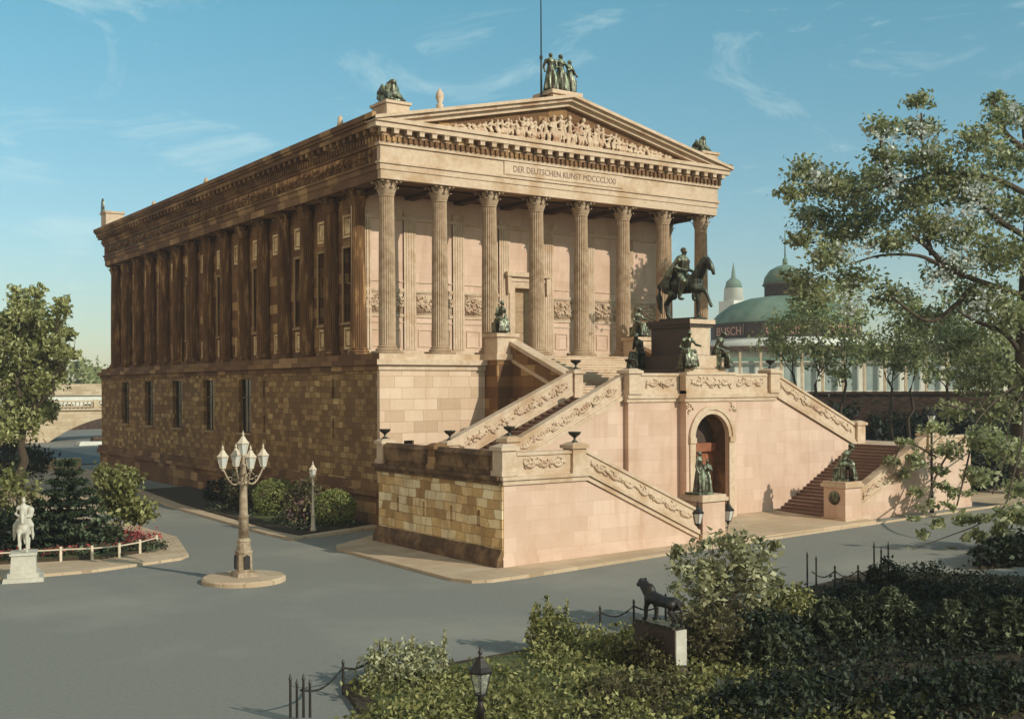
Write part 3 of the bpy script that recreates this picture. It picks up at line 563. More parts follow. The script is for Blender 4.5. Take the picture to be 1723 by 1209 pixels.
# ================================================================== GRAND STAIRCASE
S = thing('grand_staircase', 'monumental stone double staircase with carved parapets in front of the museum portico', 'staircase')
def slab_par(nm, x0, z0, x1, z1, y0, y1, h, mat='trim', relief=True, side=-1, cop=.14):
    """parapet from (x0, z0) to (x1, z1): body, projecting coping, plinth and carved panel on the face"""
    pl = ob(nm, MB().prism([(x0,z0), (x1,z1), (x1,z1+h-cop), (x0,z0+h-cop)], 'y', y0, y1), M[mat], S)
    ob('coping', MB().prism([(x0,z0+h-cop), (x1,z1+h-cop), (x1,z1+h), (x0,z0+h)], 'y', y0-.07, y1+.07), M[mat], pl)
    ob('plinth', MB().prism([(x0,z0-.02), (x1,z1-.02), (x1,z1+.16), (x0,z0+.16)], 'y', y0-.05, y1+.05), M[mat], pl)
    if relief:
        L = abs(x1-x0); e = .35; sl_ = (z1-z0)/(x1-x0); yf = y0 if side < 0 else y1; m = MB()
        fn = lambda u, v, w: (u, yf + side*w, z0 + sl_*(u-x0) + v)
        a, b = min(x0, x1)+e, max(x0, x1)-e; carve(m, fn, a, b, .28, h-cop-.10, int(L*6), .21, .05)
        k = max(1, int(L/.9))
        for i in range(k):                           # hanging festoons
            u0 = a + (b-a)*i/k; u1 = a + (b-a)*(i+1)/k; pts = []
            for j in range(7): t = j/6; u = u0+(u1-u0)*t; p = fn(u, h-cop-.2-.28*math.sin(PI*t), .0); pts.append((*p, .04+.06*math.sin(PI*t)))
            m.tube(pts, 6)
        ob('festoon_relief', m, M['relief'], pl, True)
    return pl
def pier(x, y, z0, z1, w=.75, mat='trim', d=None, par=None):
    d = d or w; p = ob('pier', MB().box(x-w/2, x+w/2, y-d/2, y+d/2, z0, z1-.18), M[mat], par or S)
    ob('cap', MB().box(x-w/2-.1, x+w/2+.1, y-d/2-.1, y+d/2+.1, z1-.18, z1-.03).frust(x-w/2-.06, x+w/2+.06, y-d/2-.06, y+d/2+.06, z1-.03, z1+.08, .2), M[mat], p)
    ob('foot', MB().box(x-w/2-.06, x+w/2+.06, y-d/2-.06, y+d/2+.06, z0, z0+.2), M[mat], p); return p
URN = MB().lathe([(.16,0), (.17,.05), (.07,.1), (.06,.2), (.14,.26), (.30,.36), (.36,.46), (.37,.5), (.31,.5), (.2,.42), (.05,.38)], n=20).mesh('bowl', True); URN.materials.append(M['bronzedark'])
def urn(x, y, z, label):
    u = thing('stone_urn', label, 'urn', (x, y, z), 'flat dark urns on the staircase piers'); ob('bowl', URN, None, u).scale = (.78,.78,.9); ob('base', MB().box(-.2,.2,-.2,.2,-.03,.001), M['bronzedark'], u)
def flight(nm, x0, z0, x1, z1, y0, y1, n, base, mat='step', axis='y'):
    poly = [(x0, base)]; 
    for i in range(n):
        xa = x0+(x1-x0)*i/n; xb = x0+(x1-x0)*(i+1)/n; z = z0+(z1-z0)*(i+1)/n; poly += [(xa, z), (xb, z)]
    poly.append((x1, base)); m = MB()
    for i in range(n):                               # one block per step with a nosing
        xa = x0+(x1-x0)*i/n; xb = x0+(x1-x0)*(i+1)/n; z = z0+(z1-z0)*(i+1)/n; s = 1 if x1 > x0 else -1
        if axis == 'y': m.box(*sorted((xa, xb)), y0, y1, base, z-.05); m.box(*sorted((xa-.05*s, xb)), y0+.001, y1-.001, z-.05, z)
        else: m.box(y0, y1, *sorted((xa, xb)), base, z-.05); m.box(y0+.001, y1-.001, *sorted((xa-.05*s, xb)), z-.05, z)
    return ob(nm, m, M[mat], S)
ZL = -5.45; ZC = -2.45; FY = -17.0; BY = -12.5; IY = -8.0; XL = -3.95; XR = 28.4
# ---- outer wall of the upper stairs (plane BY) with the central projection and arched doorway
ax0, ax1 = 10.1, 13.7; ay = -13.0; acx = 11.9; ar = 1.2; azs = -4.5
m = MB().prism([(6.68,-9.6), (ax0,-9.6), (ax0,ZC), (6.68,ZC)], 'y', BY, BY+.5); ob('stair_wall', m, M['plaster'], S)
m = MB().prism([(-.3,-9.6), (6.679,-9.6), (6.679,ZC), (-.3,ZL-.1)], 'y', BY+.3, BY+.6); ob('ramp_wall', m, M['plaster'], S)
m = MB().prism([(ax1,-9.6), (24.2,-9.6), (24.2,ZL-.1), (17.1,ZC), (ax1,ZC)], 'y', BY, BY+.5); ob('stair_wall', m, M['plaster'], S)
def arch_wall(m, x0, x1, z0, z1, cx, r, zs, y0, y1, n=20):
    th = [PI - PI*i/n for i in range(n+1)]; A = [(cx+r*math.cos(t), zs+r*math.sin(t)) for t in th]
    for y in (y0, y1):
        m.add([(x0,y,z0), (cx-r,y,z0), (cx-r,y,zs), (x0,y,zs)], [(0,1,2,3)]); m.add([(cx+r,y,z0), (x1,y,z0), (x1,y,zs), (cx+r,y,zs)], [(0,1,2,3)])
        for i in range(n):
            f = lambda t: x0 + (x1-x0)*t; a, b = A[i], A[i+1]; ta, tb = (a[0]-(cx-r))/(2*r), (b[0]-(cx-r))/(2*r)
            m.add([(a[0],y,a[1]), (b[0],y,b[1]), (f(tb),y,z1), (f(ta),y,z1)], [(0,1,2,3)])
        m.add([(x0,y,zs), (cx-r,y,zs), (x0,y,z1)], [(0,1,2)]); m.add([(cx+r,y,zs), (x1,y,zs), (x1,y,z1)], [(0,1,2)])
    O = [(cx-r,z0)] + A + [(cx+r,z0)]
    for a, b in zip(O, O[1:]): m.add([(a[0],y0,a[1]), (b[0],y0,b[1]), (b[0],y1,b[1]), (a[0],y1,a[1])], [(0,1,2,3)])
    for x in (x0, x1): m.add([(x,y0,z0), (x,y1,z0), (x,y1,z1), (x,y0,z1)], [(0,1,2,3)])
    m.add([(x0,y0,z1), (x1,y0,z1), (x1,y1,z1), (x0,y1,z1)], [(0,1,2,3)])
aw = ob('arch_wall', MB(), M['plaster'], S); m = MB(); arch_wall(m, ax0, ax1, -9.6, ZC, acx, ar, azs, ay, ay+1.58); me = m.mesh('arch_wall'); me.materials.append(M['plaster']); aw.data = me
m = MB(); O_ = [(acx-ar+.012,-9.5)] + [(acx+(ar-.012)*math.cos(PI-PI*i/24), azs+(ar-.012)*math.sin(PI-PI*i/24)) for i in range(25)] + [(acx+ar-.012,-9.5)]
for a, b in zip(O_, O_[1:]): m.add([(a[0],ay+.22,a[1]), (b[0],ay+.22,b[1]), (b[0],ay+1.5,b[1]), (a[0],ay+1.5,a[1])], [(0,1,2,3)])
ob('arch_shade_sheet', m, M['shadedark'], aw)  # dark sheet added to paint the shade inside the arch
m = MB(); th = [PI*i/28 for i in range(29)]
for r0, r1, yo in ((ar+.0, ar+.22, .07), (ar+.22, ar+.42, .13)):
    for a, b in zip(th, th[1:]):
        q = [(acx+r*math.cos(t), azs+r*math.sin(t)) for r, t in ((r0,a), (r1,a), (r1,b), (r0,b))]; m.prism(q[::-1], 'y', ay-yo, ay+.02)
m.box(acx-ar-.42, acx-ar, ay-.16, ay+.02, azs-.28, azs-.002).box(acx+ar, acx+ar+.42, ay-.16, ay+.02, azs-.28, azs-.002).box(acx-ar-.38, acx-ar+.0, ay-.08, ay+.02, -9.5, azs-.285).box(acx+ar, acx+ar+.38, ay-.08, ay+.02, -9.5, azs-.285)
ob('archivolt', m, M['trim'], aw)
m = MB()
for s in (-1, 1): carve(m, lambda u, v, w: (u, ay-w, v), acx+s*1.55-.25, acx+s*1.55+.25, -3.35, -2.7, 5, .16, .05)
ob('spandrel_relief', m, M['relief'], aw, True)
m = MB().box(acx-ar-.2, acx+ar+.2, ay+1.12, ay+1.2, -9.5, -5.3); dr = ob('door', m, M['wood'], aw); m = MB().box(acx-ar-.1, acx+ar+.1, ay+.9, ay+1.119, -5.3, -4.85).box(acx-.05, acx+.05, ay+1.06, ay+1.119, -9.4, -5.31)
for s in (-1.1, .12):
    for z, h in ((-9.0,.9), (-7.9,1.2), (-6.5,1.0)): m.box(acx+s, acx+s+.98, ay+1.08, ay+1.119, z, z+h)
ob('door_panel', m, M['wood'], dr); ob('lunette', MB().box(acx-ar-.1, acx+ar+.1, ay+1.16, ay+1.22, -4.85, -3.2), M['signboard'], aw)
m = MB()
for (a, b, y) in ((6.55, ax0, BY), (ax0-.12, ax1+.12, ay), (ax1, 17.25, BY)): m.box(a, b, y-.16, y+.4, ZC-.02, ZC+.2); m.box(a, b, y-.08, y+.4, ZC-.2, ZC-.022)
ob('landing_cornice', m, M['trim'], S)
for s in (0, 1):
    m = MB(); q = [(-.3,ZL-.16), (6.55,ZC-.05), (6.55,ZC+.17), (-.3,ZL+.06)]; q = [(x if not s else W-x+.4*(1-abs(x)/7), z) for x, z in q]; m.prism(q if not s else q[::-1], 'y', BY-.14+.28*(1-s), BY+.35+.2*(1-s)); ob('raking_moulding', m, M['trim'], S)
# landing floors and fill
ob('central_landing', MB().box(6.7, 17.1, -11.4, -3, -9.5, ZC).box(6.7, 17.1, -12.02, -11.4, -2.9, ZC), M['trim'], S)
ob('left_landing', MB().box(XL+.5, .35, FY+.5, -6.8, -9.6, ZL).box(-1.1, .35, -6.8, -1.1, -9.6, ZL), M['trim'], S)
ob('right_landing', MB().box(24.0, XR-.5, FY+.5, -6.8, -9.5, ZL+.2), M['trim'], S)
# upper flights
flight('upper_flight', -.25, ZL+.05, 6.7, ZC+.02, -11.85, -8.3, 18, -9.5); flight('upper_flight', 24.05, ZL+.2, 17.1, ZC, -12.0, -8.3, 17, -9.5)
# central flight up to the portico, with cheek walls
flight('central_flight', -8.0, ZC, -1.4, -.05, 7.35, 16.45, 15, -3.5, 'trim', 'x')
for x0 in (6.72, 16.48):
    m = MB().prism([(-8.0,-9.5), (-8.0,-1.42), (-7.4,-1.42), (-1.7,.72), (-1.06,.72), (-1.06,-9.5)], 'x', x0, x0+.6); ck = ob('cheek_wall', m, M['shadestone'], S)  # shade of the left face painted over the whole wall
    ob('coping', MB().prism([(-7.45,-1.43), (-7.45,-1.2), (-1.72,.95), (-1.66,.73)], 'x', x0-.1, x0+.7), M['trim'], ck)
    ob('string_moulding', MB().prism([(-7.45,-2.35), (-7.45,-2.15), (-1.72,.0), (-1.72,-.2)], 'x', x0-.07, x0+.02), M['trim'], ck)
    xp = 6.45 if x0 < 9 else 16.85
    pd = ob('statue_pedestal', MB().box(xp-.72, xp+.72, -2.35, -.9, -9.5, -.33) if x0 < 9 else MB().box(xp-.72, xp+.72, -2.35, -.9, -3.4, -.33), M['shadestone'], S)  # pedestal base painted dark for its shaded faces
    ob('die', MB().box(xp-.82, xp+.82, -2.45, -.85, -.33, .0).box(xp-.66, xp+.66, -2.28, -.95, .0, .98).box(xp-.78, xp+.78, -2.4, -.85, .98, 1.18), M['trim'], pd)
# parapets of the upper stairs
slab_par('parapet', -.1, ZL+.06, 6.5, ZC+.16, BY+.27, BY+.6, .99); slab_par('parapet', 23.95, ZL+.26, 17.3, ZC+.2, BY, BY+.38, 1.08)
slab_par('parapet', -1.9, ZL-.5, 6.4, ZC+.16, IY-.38, IY, 1.19, relief=True, side=-1); slab_par('parapet', 23.9, ZL+.3, 17.4, ZC+.1, IY-.38, IY, 1.15, relief=False)
slab_par('parapet', 7.5, ZC+.2, ax0, ZC+.2, BY, BY+.38, 1.05); slab_par('parapet', ax1, ZC+.2, 16.6, ZC+.2, BY, BY+.38, 1.05); slab_par('parapet', ax0, ZC+.2, ax1, ZC+.2, ay, ay+.45, 1.1)
for x, y, z0, z1 in ((6.98,BY+.19,ZC+.2,-1.05), (17.05,BY+.19,ZC+.2,-1.0), (6.75,IY-.2,ZC+.0,-1.0), (17.05,IY-.2,ZC,-1.0)): pier(x, y, z0, z1, .75 if y < -10 else .55)
pier(24.3, BY+.19, ZL+.0, -4.0, .7); pier(-.35, BY+.19, ZL, -4.2, .7); p_ = hit(757, 742, y=IY-.2); pier(p_.x, IY-.2, ZL, p_.z, .6)
urn(6.98, BY+.19, -.95, 'dark urn on the pier left of the horseman\'s pedestal'); urn(17.05, BY+.19, -.9, 'dark urn on the pier right of the horseman\'s pedestal')
urn(6.75, IY-.2, -.9, 'dark urn at the head of the inner ramp, by the dark cheek wall'); urn(p_.x, IY-.2, p_.z+.08, 'dark urn at the foot of the inner ramp, right of the small window')
# ---- lower terrace block and lower stairs (plane FY)
m = MB().prism([(XL+.06,-9.7), (XL+.06,ZL-.45), (.35,ZL-.45), (6.9,-8.75), (7.2,-8.75), (7.2,-9.7)], 'y', FY, FY+.5); ob('front_wall', m, M['plaster'], S)
m = MB(); holes = [(y-.1, y+.1, -7.75, -7.05) for y in (-15.2, -13.0, -10.6, -8.2)]; wall(m, 'x', XL, .5, FY+.03, -6.3, -9.7, ZL-.45, holes); m.box(XL+.3, XL+.34, FY+.1, -6.4, -8, -7); m.box(XL+.5, .3, -6.8, -6.3, -9.7, ZL-.45); ob('terrace_side_wall', m, M['gold'], S)
ob('terrace_base', MB().prism([(XL-.32,-9.7), (XL-.26,-8.95), (XL-.05,-8.55), (XL+.02,-8.55), (XL+.02,-9.7)], 'y', FY-.0, -6.2), M['shadedark'], S)
ob('terrace_cornice', MB().box(XL-.14, XL+.4, FY+.02, -6.15, ZL-.45, ZL-.25).box(XL-.26, XL+.4, FY+.02, -6.05, ZL-.25, ZL-.08), M['shadedark'], S)
ob('front_cornice', MB().box(XL-.1, .5, FY-.2, FY+.3, ZL-.25, ZL-.1).box(XL-.02, .45, FY-.1, FY+.3, ZL-.45, ZL-.252).prism([(.5,ZL-.25), (7.0,-8.72), (7.0,-8.52), (.5,ZL-.1)], 'y', FY-.2, FY+.3).prism([(.45,ZL-.45), (7.0,-8.93), (7.0,-8.722), (.45,ZL-.252)], 'y', FY-.1, FY+.3), M['trim'], S)
ob('front_plinth', MB().box(XL+.0, 7.2, FY-.06, FY+.1, -9.7, -8.95).box(XL, 7.2, FY-.03, FY+.1, -8.95, -8.86), M['plaster'], S)
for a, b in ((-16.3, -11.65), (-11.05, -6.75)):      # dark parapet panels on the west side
    w_ = ob('parapet', MB().box(XL+.05, XL+.45, a, b, ZL-.08, -4.72).prism([(XL-.03,-4.72), (XL+.53,-4.72), (XL+.38,-4.52), (XL+.12,-4.52)], 'y', a, b), M['shadedark'], S)
    ob('sunk_panel', MB().box(XL-.0, XL+.06, a+.3, b-.3, ZL+.12, -4.9), M['shadedark'], w_)
pier(XL+.32, FY+.3, ZL-.08, -4.3, .72, d=.72); pier(XL+.28, -11.35, ZL-.08, -4.45, .6, 'shadestone'); pier(XL+.28, -6.45, ZL-.08, -4.4, .6, 'trim')
slab_par('parapet', XL+.7, ZL-.1, -.38, ZL-.1, FY, FY+.4, .98); slab_par('parapet', .35, ZL-.1, 7.0, -8.55, FY, FY+.4, 1.0); pier(-.02, FY+.22, ZL-.1, -4.33, .72)
urn(-.02, FY+.22, -4.25, 'dark urn on the front terrace pier where the lower ramp starts down'); urn(XL+.28, -6.45, -4.32, 'dark urn at the rear corner of the terrace, close to the museum corner'); urn(-.35, BY+.19, -4.12, 'dark urn at the foot of the outer upper ramp, beside the steps')
flight('lower_flight', 7.0, -8.95, .35, ZL, FY+.5, BY, 19, -9.6); flight('lower_flight', 17.4, -8.78, 24.0, ZL+.2, FY+.9, BY, 22, -9.6)
# right lower stair outer wall
rx0, rx1 = 18.6, 24.5
m = MB().prism([(18.0,-9.6), (XR,-9.6), (XR,ZL+.0), (rx1,ZL+.0), (rx0,-8.2), (18.0,-8.2)], 'y', FY, FY+.5); ob('front_wall', m, M['plaster'], S)
ob('east_wall', MB().box(XR-.5, XR, FY+.5, -6.5, -9.6, ZL).box(24.05, XR-.5, -7.0, -6.5, -9.6, ZL), M['ashlar'], S)
slab_par('parapet', 18.55, -8.3, rx1, ZL-.1, FY, FY+.4, 1.0); slab_par('parapet', rx1, ZL-.1, XR, ZL-.1, FY, FY+.4, .85); pier(24.7, FY+.22, ZL-.1, -4.5, .7)
ob('front_plinth', MB().box(18.6, XR+.02, FY-.06, FY+.1, -9.6, -8.5), M['plaster'], S)
# pedestals at the stair feet
def stair_ped(x0, x1, y0, y1, zt):
    p = ob('statue_pedestal', MB().box(x0, x1, y0, y1, -9.6, zt-.3), M['plaster'], S); ob('cap', MB().box(x0-.12, x1+.12, y0-.12, y1+.12, zt-.3, zt-.12).box(x0-.04, x1+.04, y0-.04, y1+.04, zt-.12, zt), M['trim'], p)
    ob('foot', MB().box(x0-.12, x1+.12, y0-.12, y1+.12, -9.6, -8.75), M['trim'], p); return p
stair_ped(7.2, 8.65, FY-.15, FY+1.2, -6.95); pr_ = stair_ped(17.3, 18.55, FY-.15, FY+1.25, -6.85)
ob('bronze_shield', MB().lathe([(.36,-.02), (.36,.02), (.2,.06), (.01,.07)], n=20).xf(Matrix.Translation((17.28, FY+.55, -7.7)) @ Matrix.Rotation(-PI/2, 4, 'Y')), M['bronze'], pr_, True)

# statues on the staircase
def statue(nm, lb, mb, voxel, mat, loc, rz=0, cat='statue', plinth=None, group=None):
    t = thing(nm, lb, cat, loc, group, rz); ob('figure', sculpt(mb, voxel), M[mat], t, loc=(0,0,.08))
    pw = plinth or (.42, .45); ob('plinth', MB().box(-pw[0], pw[0], -pw[1], pw[1], -.0, .1), M[mat], t); return t
statue('seated_statue', 'green bronze seated figure on the left pedestal beside the museum doorway', seated(1.35, .2), .04, 'bronze', (6.45,-1.45,1.18), -.1, group='seated figures beside the portico steps')
statue('seated_statue', 'green bronze seated figure on the right pedestal at the portico edge, left of the horseman', seated(1.35, .05, 1), .04, 'bronze', (16.85,-1.45,1.18), .15, group='seated figures beside the portico steps')
def two_figures():
    m = draped(1.95, 0, .3); n0 = len(m.v); a = draped(1.55, 2, -.6); a.xf(Matrix.Translation((.5, -.15, 0))); m.add(a.v, a.f); m.chain([(.1,.1,.02,.16), (.3,.1,.3,.12)]); return m.xf(Matrix.Diagonal((.85,.85,1,1)))
statue('statue_group', 'green bronze pair of figures on the pedestal in front of the arched doorway', two_figures(), .03, 'bronze', (7.62, FY+.5, -6.95), .1, plinth=(.5, .45))
statue('seated_statue', 'green bronze seated figure on the pedestal at the foot of the right stairs', seated(1.4, .25), .035, 'bronze', (17.9, FY+.6, -6.85), .5)
# monument pedestal and horseman
mp = thing('monument_pedestal', 'stone pedestal carrying the bronze horseman over the arched doorway', 'pedestal', (11.9, -10.75, ZC))
def P_(x0, x1, y0, y1, z0, z1): return MB().box(x0-11.9, x1-11.9, y0+10.75, y1+10.75, z0-ZC, z1-ZC)
ob('base_step', P_(10.45,13.35,-12.5,-7.9,ZC,-.95).add(*(lambda b: (b.v, b.f))(P_(10.75,13.05,-12.42,-8.3,-.95,-.25))), M['shadeside'], mp); ob('die', P_(11.2,12.62,-12.15,-9.15,-.25,1.22), M['shadeside'], mp)
ob('cornice', P_(11.08,12.74,-12.27,-9.03,1.22,1.38).add(*(lambda b: (b.v, b.f))(P_(11.0,12.82,-12.35,-8.95,1.38,1.62))), M['shadeside'], mp); ob('sunlit_cornice_front', P_(11.0,12.82,-12.38,-12.352,1.385,1.615), M['trim'], mp); ob('sunlit_base_front', P_(10.5,13.3,-12.53,-12.503,ZC+.02,-.97), M['trim'], mp)  # pale strips paint sunlight on the cornice and base fronts
ob('sunlit_front', P_(11.22,12.60,-12.19,-12.151,-.24,1.21).add(*(lambda b: (b.v, b.f))(P_(10.8,13.0,-12.45,-12.421,-.94,-.27))), M['trim'], mp)  # pale slabs paint the sunlit front of the dark block
eq = thing('equestrian_statue', 'dark bronze cloaked man riding a horse with one foreleg raised', 'equestrian statue', (11.9, -10.95, 1.62), rz=-PI/2+.17)
SE = 1.50; ob('plinth', MB().box(-1.25,1.15,-.5,.5,0,.12), M['bronzedark'], eq)
ob('horse', sculpt(horse().xf(Matrix.Scale(SE, 4)), .035), M['bronzedark'], eq, loc=(0,0,.1)); ob('rider', sculpt(rider().xf(Matrix.Scale(SE, 4)), .035), M['bronze'], eq, loc=(0,0,.1))
for (x, y, rz, ar_, lb) in ((10.85,-12.25,-.35,1,'bronze draped figure seated at the near front corner of the horseman\'s pedestal'), (10.8,-8.75,-1.4,0,'dark bronze figure seated at the left rear corner of the horseman\'s pedestal'), (13.05,-12.2,.7,1,'bronze figure seated at the right front corner of the horseman\'s pedestal')):
    statue('seated_statue', lb, seated(1.42, .15, ar_), .035, 'bronze' if x > 13 or y < -12 else 'bronzedark', (x, y, -.95), rz, group='seated figures round the horseman\'s pedestal')
# ================================================================== GROUND
def ground_sheet(name, poly, dz, mat, kerb=.4, kind='structure'):
    n = len(poly); v = [(x, y, gz(x)+dz) for x, y in poly] + [(x, y, gz(x)+dz-kerb) for x, y in poly]
    m = MB().add(v, [tuple(range(n))] + [(i, i+n, (i+1) % n+n, (i+1) % n) for i in range(n)]); o = ob(name, m, M[mat]); o['kind'] = kind; return o
m = MB(); xs = [-900,-200,-80] + [-60+4*i for i in range(31)] + [100,300,1400]; ys = [-300,-80,-40,0,40,75]
for x in xs:
    for y in ys: m.v.append((x, y, gz(x)))
for i in range(len(xs)-1):
    for j in range(len(ys)-1): a = i*len(ys)+j; m.f.append((a, a+len(ys), a+len(ys)+1, a+1))
n0 = len(m.v)
for x in xs: m.v.append((x, 1500, gz(x)))
for i in range(len(xs)-1): m.f.append((i*len(ys)+5, (i+1)*len(ys)+5, n0+i+1, n0+i))
ob('street', m, M['asphalt'], smooth=True)['kind'] = 'structure'
# pavement round the staircase, with a sloping forecourt
pv = ground_sheet('pavement', [(-6.3,-6.4), (-6.75,-7.4), (-6.9,-17.8), (-6.55,-18.7), (-5.8,-19.0), (4,-18.55), (16,-18.4), (27,-18.3), (40,-17.5), (60,-14), (60,-12), (29,-12), (29,-3), (-1.4,-3), (-3.1,-4.2)], .12, 'paving')
ob('forecourt', MB().add([(6.9,FY-.9,gz(7)+.125), (18.8,FY-.9,gz(18)+.125), (18.8,BY+.2,-8.66), (6.9,BY+.2,-8.66), (6.9,FY-.9,-9.6), (18.8,FY-.9,-9.6)], [(0,1,2,3), (4,5,1,0)]), M['paving'])['kind'] = 'structure'
ground_sheet('pavement', [(-7.0,-2.9), (-1.3,-1.5), (-1.3,30), (-5.0,30), (-6.6,17.6), (-7.2,0)], .12, 'paving')
ground_sheet('garden_bed', [(-6.3,-2.2), (-1.42,-.6), (-1.42,29), (-4.6,29), (-5.8,17), (-6.5,0)], .2, 'soil', .2)
ground_sheet('lawn', [(-5.6,2.4), (-3.6,3.4), (-3.3,9), (-5.0,8)], .215, 'grass', .1); ground_sheet('lawn', [(-4.0,-1.2), (-2,-.4), (-2.0,2.6), (-3.6,1.2)], .215, 'grass', .1)
lg = [(-13.0,-5.2), (-13.6,-6.0), (-17.8,-7.2), (-22,-7.0), (-30,-3), (-30,14), (-13,14), (-11.6,8), (-11.4,1.2)]
ground_sheet('pavement', lg, .12, 'paving')
ground_sheet('garden_bed', [(-13.7,-2.6), (-14.6,-3.5), (-16.5,-4.4), (-18.0,-3.9), (-22,-3.0), (-29,0), (-29,8), (-14.2,8), (-12.6,3.2)], .24, 'soil', .2)
ground_sheet('lawn', [(-14.2,-2.6), (-16.4,-4.1), (-18.0,-3.6), (-24,-2.2), (-24,-1.0), (-17,-2.2), (-14.6,-1.4)], .255, 'grass', .2)
ground_sheet('promenade', [(-60,16), (-9.5,16), (-2.5,40), (-2.0,58), (-60,58)], .1, 'paving')
# foreground garden: kerb line behind the hedge
fg = [(-17.6,-29.9), (-16.5,-29.6), (-7.9,-29.3), (5.2,-27.4), (6.9,-26.9), (7.6,-28.6), (9.4,-31.5), (22,-40), (22,-60), (-30,-60), (-19.5,-36)]
ground_sheet('garden_bed', fg, .14, 'soil', .3)
ground_sheet('lawn', [(-17.2,-30.3), (-16.5,-29.9), (-8.2,-29.7), (-8.2,-33), (-18,-37), (-19,-36)], .16, 'grass', .1)
# the garden in the street at the far right
ground_sheet('garden_bed', [(10.3,-29.4), (12,-29.9), (20,-32), (30,-30), (20,-27.6), (13,-28.1)], .16, 'soil', .3)
tag(ob('river', MB().box(-300, 90, 62, 175, -9.30, -9.25), M['water']), kind='structure')

# ================================================================== LAMPS
def lantern_parts(s=1.0):                            # six-sided lantern: glass body, dark frame, roof with finial
    g = MB().lathe([(.14*s,.0), (.27*s,.52*s)], n=6); f = MB().lathe([(.05*s,-.16*s), (.09*s,-.1*s), (.05*s,-.06*s), (.17*s,-.03*s), (.17*s,-.001)], n=6)
    f.lathe([(.31*s,.521*s), (.32*s,.56*s), (.22*s,.66*s), (.12*s,.80*s), (.10*s,.86*s), (.05*s,.88*s), (.035*s,.94*s), (.07*s,.98*s), (.03*s,1.05*s), (.008*s,1.16*s)], n=6)
    for i in range(6): a = 2*PI*i/6; f.tube([(.145*s*math.cos(a), .145*s*math.sin(a), 0, .013*s), (.28*s*math.cos(a), .28*s*math.sin(a), .525*s, .013*s)], 4)
    for a0, r, z in ((0,.275,.515), (0,.145,.01)):
        for i in range(6):
            a, b = 2*PI*i/6, 2*PI*(i+1)/6; f.tube([(r*s*math.cos(a), r*s*math.sin(a), z*s, .015*s), (r*s*math.cos(b), r*s*math.sin(b), z*s, .015*s)], 4)
    return g, f
def add_lantern(par, loc, s, fm, gl='glass'): 
    g, f = lantern_parts(s); o = ob('lantern', f, M[fm], par, loc=loc); ob('glass', g, M[gl], o); return o
lx, ly = -13.45, -12.9; lz = gz(lx)+.2
isl = ob('traffic_island', MB().lathe([(1.62,-.3), (1.62,.14), (1.55,.2), (1.4,.205), (.02,.21)], (lx, ly, gz(lx)), 40), M['paving']); tag(isl, 'round pale stone island under the five-armed street lamp', 'traffic island')
cl = thing('street_lamp', 'tall ornate five-lantern candelabra standing on a round stone island', 'street lamp', (lx, ly, lz))
ob('base', MB().frust(-.42,.42,-.42,.42,0,.18,.04).lathe([(.34,.18), (.33,.9), (.36,.92), (.36,1.0), (.28,1.06), (.27,1.35), (.3,1.38), (.25,1.5)], n=10), M['lamp_stone'], cl)
ob('base_panel', MB().prism([(-.12,.3), (.12,.3), (.12,.8), (0,.88), (-.12,.8)], 'y', -.36, -.3).prism([(-.12,.3), (.12,.3), (.12,.8), (0,.88), (-.12,.8)], 'x', -.36, -.3), M['iron'], cl)
ob('post', MB().lathe([(.2,1.5), (.185,2.3), (.2,2.32), (.2,2.38), (.165,2.4), (.14,3.55), (.19,3.6), (.19,3.66), (.13,3.7), (.11,4.3), (.14,4.36), (.07,4.42), (.06,4.62)], n=18, fl=(9, 0)), M['lamp_stone'], cl, True)
m = MB()
for k in range(4):
    a = k*PI/2 - .03; c, s_ = math.cos(a), math.sin(a); pts = []
    for j in range(9): t = j/8; r = .1 + .72*t; z = 3.75 - .22*math.sin(PI*t*1.1) + .42*t*t; pts.append((r*c, r*s_, z, .045-.012*t))
    m.tube(pts, 6)
    pts = [(c*(.3+.14*math.cos(q)), s_*(.3+.14*math.cos(q)), 3.92+.14*math.sin(q), .022) for q in [i*.7 for i in range(9)]]; m.tube(pts, 5)
    pts = [(c*(.55+.09*math.cos(q)), s_*(.55+.09*math.cos(q)), 3.82+.09*math.sin(q), .018) for q in [i*.7 for i in range(9)]]; m.tube(pts, 5)
    add_lantern(cl, (.82*c, .82*s_, 4.28), .78, 'post')
ob('bracket_arm', m, M['lamp_stone'], cl, True); add_lantern(cl, (0,0,4.76), .82, 'post')
p = hit(527, 893, z=gz(-4.6)+.2)
sl_ = thing('street_lamp', 'slim pale single-lantern lamp post among the round bushes by the museum wall', 'street lamp', p)
ob('post', MB().lathe([(.16,0), (.16,.12), (.11,.2), (.11,.8), (.13,.82), (.075,.9), (.05,2.5), (.08,2.52), (.04,2.56), (.04,2.7)], n=10), M['post'], sl_, True); add_lantern(sl_, (0,0,2.78), .72, 'post')
fl_ = thing('park_lamp', 'dark lantern with clear panes on an iron post in the foreground shrubs', 'street lamp', tuple(at(808, 1085, 14.5)[:2]) + (-9.3,))
zt = at(808, 1085, 14.5).z + 9.3; ob('post', MB().lathe([(.13,0), (.12,.5), (.07,.6), (.045,zt-.85), (.07,zt-.83), (.035,zt-.75), (.035,zt-.7)], n=10), M['iron'], fl_, True); add_lantern(fl_, (0,0,zt-.61), .53, 'iron', 'clearglass')
p = hit(1568, 862, z=-8.78); rl = thing('street_lamp', 'dark plain lamp pole half hidden by hanging leaves before the right stair wall', 'street lamp', p)
ob('post', MB().lathe([(.13,0), (.12,.6), (.07,.66), (.06,4.6), (.05,4.7)], n=10), M['iron'], rl, True); add_lantern(rl, (0,0,4.85), .8, 'iron')
